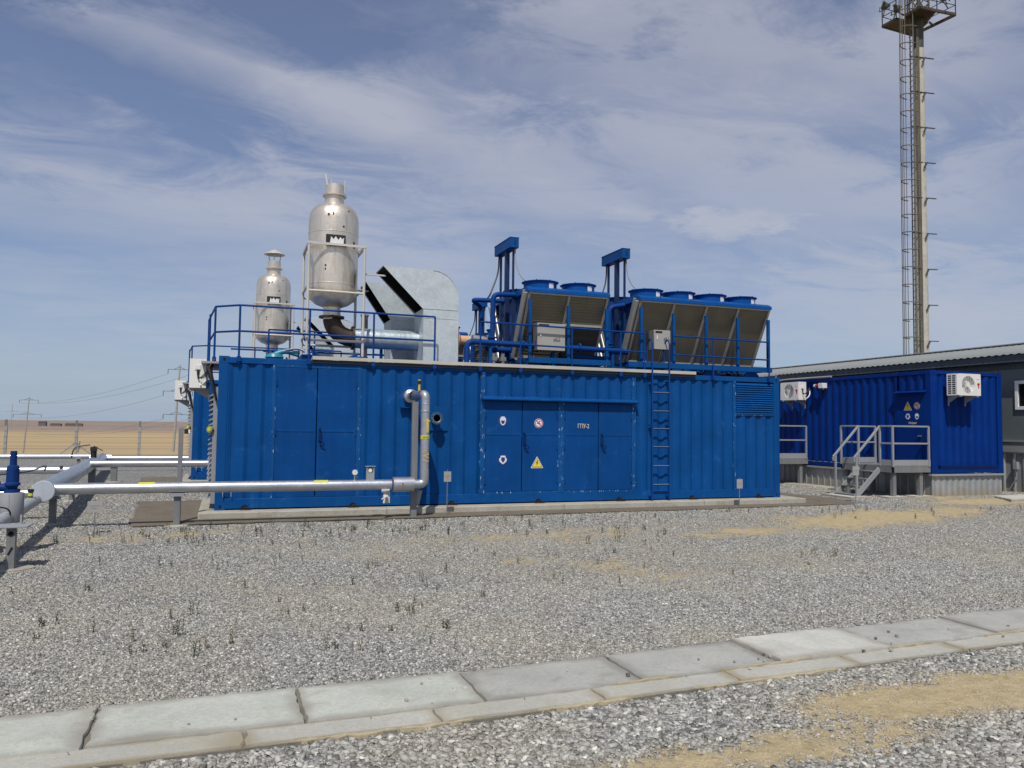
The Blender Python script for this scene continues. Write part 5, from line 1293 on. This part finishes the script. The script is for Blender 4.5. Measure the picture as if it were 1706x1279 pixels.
for z in (1.67, 1.25): mb.bar((15.36, 4.15, z), (16.5, 4.15, z), .04); mb.bar((15.36, 4.15, z), (15.36, 5.8, z), .04)
mb.build('handrail', GREYL, t, bevel=.003)
mb = MB(); mb.box(15.45, 15.55, 4.2, 4.3, G, .54); mb.box(16.3, 16.4, 4.2, 4.3, G, .54); mb.build_each('leg', GREY, t)

# ---------------------------------------------------------------- grey building
t = thing('grey_building', 'long low grey panel building with light corrugated roof behind the deep blue container', 'building', (23, 5, G))
bx, by0, by1 = 20.4, -7, 15.0
mb = MB(); mb.box(bx, bx+6, by0, by1, .62, 3.62)
wl = mb.build('wall', PANELW, t)
mb = MB()
for y in np.arange(by0+.8, by1, 1.2): mb.box(bx-.012, bx-.0, y, y+.03, .62, 3.62)
mb.build('panel_joint', TRIM, wl)
mb = MB(); mb.box(bx-.10, bx-.0, by0, by1, 1.02, 1.30); mb.box(bx-.13, bx-.0, by0, by1, 1.30, 1.34); mb.prism([(.1, 1.02), (0, 1.02), (0, .96)], (bx, by0, 0), (-1,0,0), (0,0,1), (0, by1-by0, 0)); mb.build('base_trim', TRIM, t)
mb = MB(); mb.corr((bx-.05, by0, 0), (0,1,0), by1-by0, G-.1, .99, (-1,0,0), depth=.04, pitch=.3, fl=(.15,.08,.69,.08)); mb.corr((bx+.1, by0+.05, 0), (1,0,0), 5.8, G-.1, .7, (0,-1,0), depth=.04, pitch=.3); mb.build('plinth_cladding', PLINTH, t, smooth=20)
mb = MB(); ex = 20.08; ez = 3.66
mb.box(ex+.06, bx, by0-.2, by1+.2, ez-.10, ez-.06); mb.box(ex+.05, ex+.08, by0-.2, by1+.2, ez-.20, ez-.005); mb.box(bx-.05, bx+.0, by0, by1, 3.30, ez-.101); mb.build('fascia', TRIMD, t)
# corrugated roof
mb = MB(); rz_ = 4.26; xr = ex+3.3; vs = []; ny = int((by1-by0+.5)/.055)
for i in range(ny+1):
    y = by0-.25+i*.055; dz = (0, .022, .022, 0)[i % 4]
    vs += [(ex, y, ez+dz), (xr, y, rz_+dz+.02), (2*xr-ex, y, ez+dz)]
fs = []
for i in range(ny): a = 3*i; fs += [(a, a+1, a+4, a+3), (a+1, a+2, a+5, a+4)]
mb.add(vs, fs); rf = mb.build('roof', ROOFM, t, smooth=20, solid=.004)
mb = MB(); mb.bar((xr, by0-.25, rz_+.06), (xr, by1+.2, rz_+.06), .35, .03); mb.build('ridge_cap', TRIM, rf)
# window
mb = MB(); wy0, wy1, wz0, wz1 = -.55, .44, 2.17, 2.96
for a, b_, c_, d_ in ((wy0, wy1, wz1-.09, wz1), (wy0, wy1, wz0, wz0+.09), (wy0, wy0+.09, wz0+.09, wz1-.09), (wy1-.09, wy1, wz0+.09, wz1-.09), ((wy0+wy1)/2-.04, (wy0+wy1)/2+.04, wz0+.09, wz1-.09)): mb.box(bx-.05, bx+.04, a, b_, c_, d_)
wn = mb.build('window', PVC, t, bevel=.006)
mb = MB(); mb.box(bx-.008, bx-.004, wy0+.09, wy1-.09, wz0+.09, wz1-.09); mb.build('pane', GLASSM, wn)
mb = MB(); mb.box(bx-.16, bx-.06, .34, .46, .56, .76); mb.bar((bx-.1, .40, .58), (bx-.1, .40, .30), .025); mb.bar((bx-.1, .40, .30), (bx-.1, .64, -.05), .035); mb.build('junction_box', GREYL, t, bevel=.004)
# ---------------------------------------------------------------- lighting mast
tx, ty = 39.65, 21.0; ZP = 27.15
t = thing('lighting_mast', 'very tall pale mast with caged ladder and a platform of floodlights at its top', 'mast', (tx, ty, G))
mb = MB(); mb.tube([(tx, ty, G), (tx+.05, ty, 14), (tx+.13, ty, 25.2)], [.40, .36, .30], 28); mb.m = 1; mb.tube([(tx+.13, ty, 25.2), (tx+.15, ty, 27.1)], .29, 20)
mb.build('shaft', [MAST, DARKM], t)
mb = MB()
for a, s in ((-.32, .03), (-.41, .04), (-.24, .02)): mb.tube([(tx+a, ty-.33, G), (tx+a+.1, ty-.28, 26.3)], s, 8)
mb.build('conduit', LADM, t)
lx = tx-1.10; ly = ty-.15
mb = MB()
for q in (-.22, .22): mb.bar((lx+.42+q*.4, ly+q*.9, G), (lx+.52+q*.4, ly+q*.9, 29), .05)
for k in range(72): z = 1+k*.36; mb.bar((lx+.42-.09, ly-.2, z), (lx+.42+.09, ly+.2, z), .03)
mb.build('ladder', LADM, t)
k = 0; z = 4.0
while z < 31:
    mb = MB(); cxx = lx+.0+.004*z; mb.tube([(cxx+.5-.95*math.cos(a)*1.0 if 0 else cxx+.42-.85*math.cos(a), ly+.42*math.sin(a), z) for a in [PI/2*-1+PI*i/12 for i in range(13)]], .032, 6); mb.build('cage_hoop', LADM, t); z += 1.06
mb = MB()
for a in (-1.2, -.5, 0, .5, 1.2): mb.tube([(lx+.42-.85*math.cos(a), ly+.42*math.sin(a), 3), (lx+.46-.85*math.cos(a), ly+.42*math.sin(a), 16), (lx+.53-.85*math.cos(a), ly+.42*math.sin(a), 30.5)], .022, 5)
mb.build('cage_bar', LADM, t)
z = 3.9
for k in range(9):
    zz = 7.0+k*2.19
    mb = MB(); mb.bar((lx+.3, ly-.05, zz), (tx+.9, ty-.4, zz+.02), .07, .05); mb.bar((tx-.4, ty-.36, zz), (tx+.85, ty+.3, zz+.02), .06, .05); mb.bar((tx-.05, ty-.45, zz-.35), (tx+.2, ty-.42, zz), .10, .05)
    mb.build('climbing_bracket', DARKM, t)
# platform: an open rectangular deck seen from below
mb = MB(); zp = ZP
CO = dict(L=(-1.2, 1.5), K=(-1.1, .5), A=(-.15, .5), Bk=(1.5, 1.65), F=(1.85, -1.2), D=(-.85, -1.05), Cc=(-.9, 0.0), E=(.45, -1.1), M=(1.0, .1))
def pt(k, dz=0): return (tx+CO[k][0], ty+CO[k][1], zp+dz)
for a, b_ in ('LK', 'KA'): mb.bar(pt(a), pt(b_), .10, .14)
for a, b_ in (('L', 'Bk'), ('Bk', 'F'), ('F', 'E'), ('E', 'D'), ('D', 'Cc'), ('Cc', 'A')): mb.bar(pt(a), pt(b_), .12, .16)
mb.prism([CO[k] for k in ('L', 'K', 'A', 'M', 'Bk')], (tx, ty, zp-.05), (1,0,0), (0,1,0), (0,0,.04))
mb.prism([CO[k] for k in ('Cc', 'D', 'E', 'M', 'A')], (tx, ty, zp-.02), (1,0,0), (0,1,0), (0,0,.05))
for k in range(8): mb.bar((tx-.8+k*.16, ty-1.0, zp-.09), (tx-.8+k*.2, ty+.2, zp-.09), .04)
mb.bar((tx+1.1, ty+.05, zp), (tx+1.75, ty+.3, zp), .08, .1); mb.bar(pt('M'), pt('Bk'), .1, .12)
mb.build('platform', RUSTY, t)
mb = MB()
for k in ('L', 'K', 'A', 'Cc', 'D', 'E', 'F', 'Bk'): mb.bar(pt(k), pt(k, 1.2), .045)
for a, b_ in (('L', 'Bk'), ('Bk', 'F'), ('F', 'E'), ('E', 'D'), ('D', 'Cc'), ('L', 'K')):
    for z in (1.2, .6): mb.bar(pt(a, z), pt(b_, z), .035)
mb.build('platform_rail', DARKM, t)
mb = MB(); q = .42
for a, b_ in ((-q, -q), (q, -q), (q, q), (-q, q)): mb.bar((tx+.15+a, ty+b_, zp), (tx+.15+a*.9, ty+b_*.9, zp+5), .08)
for i in range(6):
    z = zp+.1+i*.8
    for a, b_, c_, d_ in ((-q, -q, q, -q), (q, -q, q, q), (q, q, -q, q), (-q, q, -q, -q)):
        mb.bar((tx+.15+a, ty+b_, z), (tx+.15+c_, ty+d_, z+.8), .045); mb.bar((tx+.15+c_, ty+d_, z), (tx+.15+a, ty+b_, z+.8), .045)
mb.build('lattice_top', LADM, t)
def flood(x, y, z, rz):
    t2_ = thing('floodlight', 'x', 'floodlight', (0,0,0), 'floodlights on the mast platform', local=True)
    mb = MB(); mb.lathe([(.05, .25), (.14, .2), (.26, 0), (.27, -.03)], (0, 0, 0), 24, 'y', cap=False); mb.cyl((0, .2, 0), (0, .38, 0), .09, 14); mb.build('housing', DARKM, t2_)
    mb = MB(); mb.lathe([(.0, -.02), (.25, -.02)], (0, 0, 0), 24, 'y', cap=False); mb.build('lens', LAMP, t2_)
    mb = MB(); mb.bar((-.3, .05, 0), (-.3, .05, -.4), .04); mb.bar((.3, .05, 0), (.3, .05, -.4), .04); mb.bar((-.3, .05, -.4), (.3, .05, -.4), .04); mb.bar((0, .05, -.4), (0, .05, -.9), .06); mb.build('bracket', DARKM, t2_)
    t2_.location = (x, y, z); t2_.rotation_euler = (R(-25), 0, rz); return t2_
fl = flood(tx+1.25, ty-1.1, zp+1.45, R(-20)); fl['label'] = 'floodlight with a bright white face at the right of the mast platform'
for (dx, dy, dz, rz), lb in zip(((-1.15, 1.3, 1.2, R(120)), (-1.0, .5, .65, R(100)), (.9, -1.0, .9, R(190))), ('dark floodlight at the far left of the mast platform', 'dark floodlight above the ladder cage on the mast platform', 'dark floodlight beside the lattice top of the mast')):
    o = dup(fl, loc=(tx+dx, ty+dy, zp+dz), label=lb); o.rotation_euler = (R(25), 0, rz)

# ---------------------------------------------------------------- fence, power poles, far things
t = thing('fence', 'wire fence with concrete posts along the far edge of the yard', 'fence', (-6, 27, -.2))
for i, x in enumerate((-15.6, -12.6, -9.35, -6.47, -3.76, -.9, 2.0)):
    mb = MB(); mb.bar((x, 27, -.6), (x+.02, 27, 1.33), .12); mb.bar((x+.02, 27, 1.33), (x+.03, 26.9, 1.62), .10); mb.build('post', POLEC, t)
mb = MB(); mb.bar((-6.47, 27, .55), (-7.35, 27, -.2), .07); mb.bar((-6.47, 27, .55), (-5.6, 27, -.2), .07); mb.build_each('brace', POLEC, t)
mb = MB()
for k in range(6): mb.tube([(-16, 26.93, .0+k*.27), (3, 26.93, .0+k*.27)], .005, 4)
mb.build('wire', GREYD, t)
def pole(x, y, zb, h, label, lean=(0, 0), arms=((.98, 1.4), (.74, 2.0), (.5, 1.6)), s=1.0, rot=0):
    t = thing('utility_pole', label, 'power pole', (x, y, zb), 'concrete power line poles')
    L_ = Vector((x+lean[0], y+lean[1], zb+h)); B = Vector((x, y, zb))
    mb = MB(); mb.tube([B, L_], [.25*s, .14*s], 12); mb.build('pole', POLEC, t)
    for f_, w in arms:
        p = B+(L_-B)*f_; u = Vector((math.cos(rot), math.sin(rot), 0)); mb = MB(); mb.bar(p-u*w*s, p+u*w*s, .08*s); mb.bar(p-u*w*s*.5, p+Vector((0, 0, .55*s)), .08*s); mb.bar(p+u*w*s*.5, p+Vector((0, 0, .55*s)), .08*s); a = mb.build('crossarm', DARKM, t)
        for q in (-1, 1):
            mb = MB(); e = p+u*(q*w*s); mb.tube([e, e-Vector((0, 0, .9*s))], .06*s, 6); mb.build('insulator', DARKM, a)
    return t, L_
# bases hidden below the yard edge
p1, T1 = pole(-10.6, 174, -7.6, 22.0, 'larger concrete power pole with three crossarms left of the containers', (.9, 0), ((.955, 2.05), (.735, 2.6), (.5, 2.3)), 1.15, .0)
p2, T2 = pole(-61.5, 280, -12, 21.3, 'smaller concrete power pole with crossarms at the left', (1.2, 0), ((.96, 2.4), (.74, 3.6)), 1.1)
p3, T3 = pole(-330, 1480, -12, 42, 'tiny distant power pole at the horizon', (0, 0), ((.7, 8),), 2.2)
mb = MB()
for f_, w, q in ((.955, 2.05, -1), (.955, 2.05, 1), (.735, 2.6, -1), (.5, 2.3, -1), (.5, 2.3, 1)):
    a = Vector((-10.6+.9*f_+q*w*1.15, 174, -7.6+22.0*f_-1)); b_ = Vector((-61.5+1.2+q*w*1.1, 280, -12+21.3*min(.96, f_)-1))
    pts = [a+(b_-a)*k/14-Vector((0, 0, 5*4*(k/14)*(1-k/14)*.35)) for k in range(15)]; mb.tube(pts, .03, 4)
tag(mb.build('power_line', GREY), 'thin power line wires sagging between the concrete poles', 'wire')
mb = MB(); mb.tube([(20, 60, 11.0), (34, 60, 9.6), (60, 62, 9.0)], .012, 4); tag(mb.build('overhead_cable', DARKM), 'thin overhead cable crossing the sky above the grey roof', 'wire')
t = thing('boundary_marker', 'thin rusty post standing in the dry field beyond the fence', 'post', (-11.4, 60, -2))
mb = MB(); mb.bar((-11.6, 60, -2.2), (-11.35, 60, -.1), .07); mb.bar((-11.42, 60, -.6), (-11.30, 60, -.62), .22); mb.build('post', BRUST, t)
def farm(x, y, z, w, h, lab, d=12):
    t = thing('farm_building', lab, 'building', (x, y, z), 'far farm buildings')
    mb = MB(); mb.box(x-w/2, x+w/2, y, y+d, z-3, z+h*.6); mb.build('wall', BRUST, t)
    mb = MB(); mb.prism([(-w*.52, h*.6), (w*.52, h*.6), (w*.4, h), (-w*.4, h)], (x, y-.5, z), (1,0,0), (0,0,1), (0, d+1, 0)); mb.build('roof', BRUST, t)
farm(-290, 1500, -3.5, 11, 5.5, 'dark farm shed far away at the left of the distant group'); farm(-270, 1500, -3.5, 16, 2.0, 'low far farm shed in the middle of the distant group'); farm(-243, 1500, -3.5, 26, 2.4, 'long low far farm shed at the right of the distant group')

# ---------------------------------------------------------------- weeds
wrng = random.Random(21)
def weed_mesh(k):
    mb = MB(); rr = random.Random(50+k); h = .07+.05*rr.random()
    for s in range(1+k % 3):
        bx_, by_ = rr.uniform(-.02, .02), rr.uniform(-.02, .02); hh_ = h*rr.uniform(.7, 1.1); tp = (bx_+rr.uniform(-.02, .02), by_+rr.uniform(-.02, .02), hh_)
        mb.tube([(bx_, by_, -.01), tp], [.003, .0015], 5)
        for j in range(9):
            f_ = .25+.75*j/9; p = Vector((bx_, by_, 0)).lerp(Vector(tp), f_); a = j*2.4+rr.random(); l = .024*(1.2-.6*f_)*rr.uniform(.7, 1.2); u = Vector((math.cos(a), math.sin(a), .7)); v = Vector((-math.sin(a), math.cos(a), 0))
            mb.add([p, p+u*l*.5+v*l*.25, p+u*l, p+u*l*.5-v*l*.25], [(0, 1, 2, 3)])
    return mb
protos = []
WEED2 = plain('weed_olive', (.085, .095, .035), .7); WEED3 = plain('weed_dry', (.20, .155, .08), .8)
wl_ = ['small dark green weed sprouting from the gravel', 'small two stemmed dark weed sprouting from the gravel', 'small bushy dark weed sprouting from the gravel']
for k in range(6):
    o = weed_mesh(k).build('weed', [WEED, WEED, WEED2, WEED, WEED3, WEED][k]); tag(o, wl_[k % 3], 'weed', 'weeds in the gravel'); protos.append(o)
cnt = 0; used = set()
while cnt < 270:
    r_ = wrng.random()
    if r_ < .36: x, y = wrng.gauss(.5, 2.4), wrng.gauss(-2.3, .5)
    elif r_ < .6: x, y = wrng.uniform(2, 16), wrng.uniform(-3.4, -1.4)
    elif r_ < .9: x, y = wrng.uniform(-2.5, 8), wrng.uniform(-7.8, -3)
    else: x, y = wrng.uniform(-1.5, 2), wrng.uniform(-9.3, -7.5)
    a = math.atan2(x-camloc.x, y-camloc.y)-yaw
    if abs(a) > R(33) or in_rects(np.array([x]), np.array([y]))[0]: continue
    k = cnt % 6
    if k in used: o = protos[k].copy(); C.objects.link(o)
    else: o = protos[k]; used.add(k)
    s = wrng.uniform(.7, 1.35)*(1.0 if y > -5 else .85)
    o.location = (x, y, float(zyard(np.array([x]), np.array([y]))[0])); o.scale = (s, s, s*wrng.uniform(.8, 1.2)); o.rotation_euler = (0, 0, wrng.uniform(0, 6.28)); cnt += 1
# a few loose stones lying on the slabs
mb = MB(); rr = random.Random(5)
for i in range(46):
    x = rr.uniform(-1, 7.2); y = float(edge_far(x))-.12-rr.random()*.7; s = rr.uniform(.004, .013)
    z = G+.038
    c = [(rr.uniform(.6, 1.1)*a*s, rr.uniform(.6, 1.1)*b_*s, rr.uniform(.5, .9)*c_*s) for a, b_, c_ in ((-1,-1,-1),(1,-1,-1),(1,1,-1),(-1,1,-1),(-1,-1,1),(1,-1,1),(1,1,1),(-1,1,1))]
    mb.add([(x+p[0], y+p[1], z+s*.3+p[2]) for p in c], [(0,3,2,1),(4,5,6,7),(0,1,5,4),(1,2,6,5),(2,3,7,6),(3,0,4,7)])
o = mb.build('stone_crumbs', STONE, smooth=0); struct(o, 'stuff')
sc.render.resolution_x = 1024; sc.render.resolution_y = 768
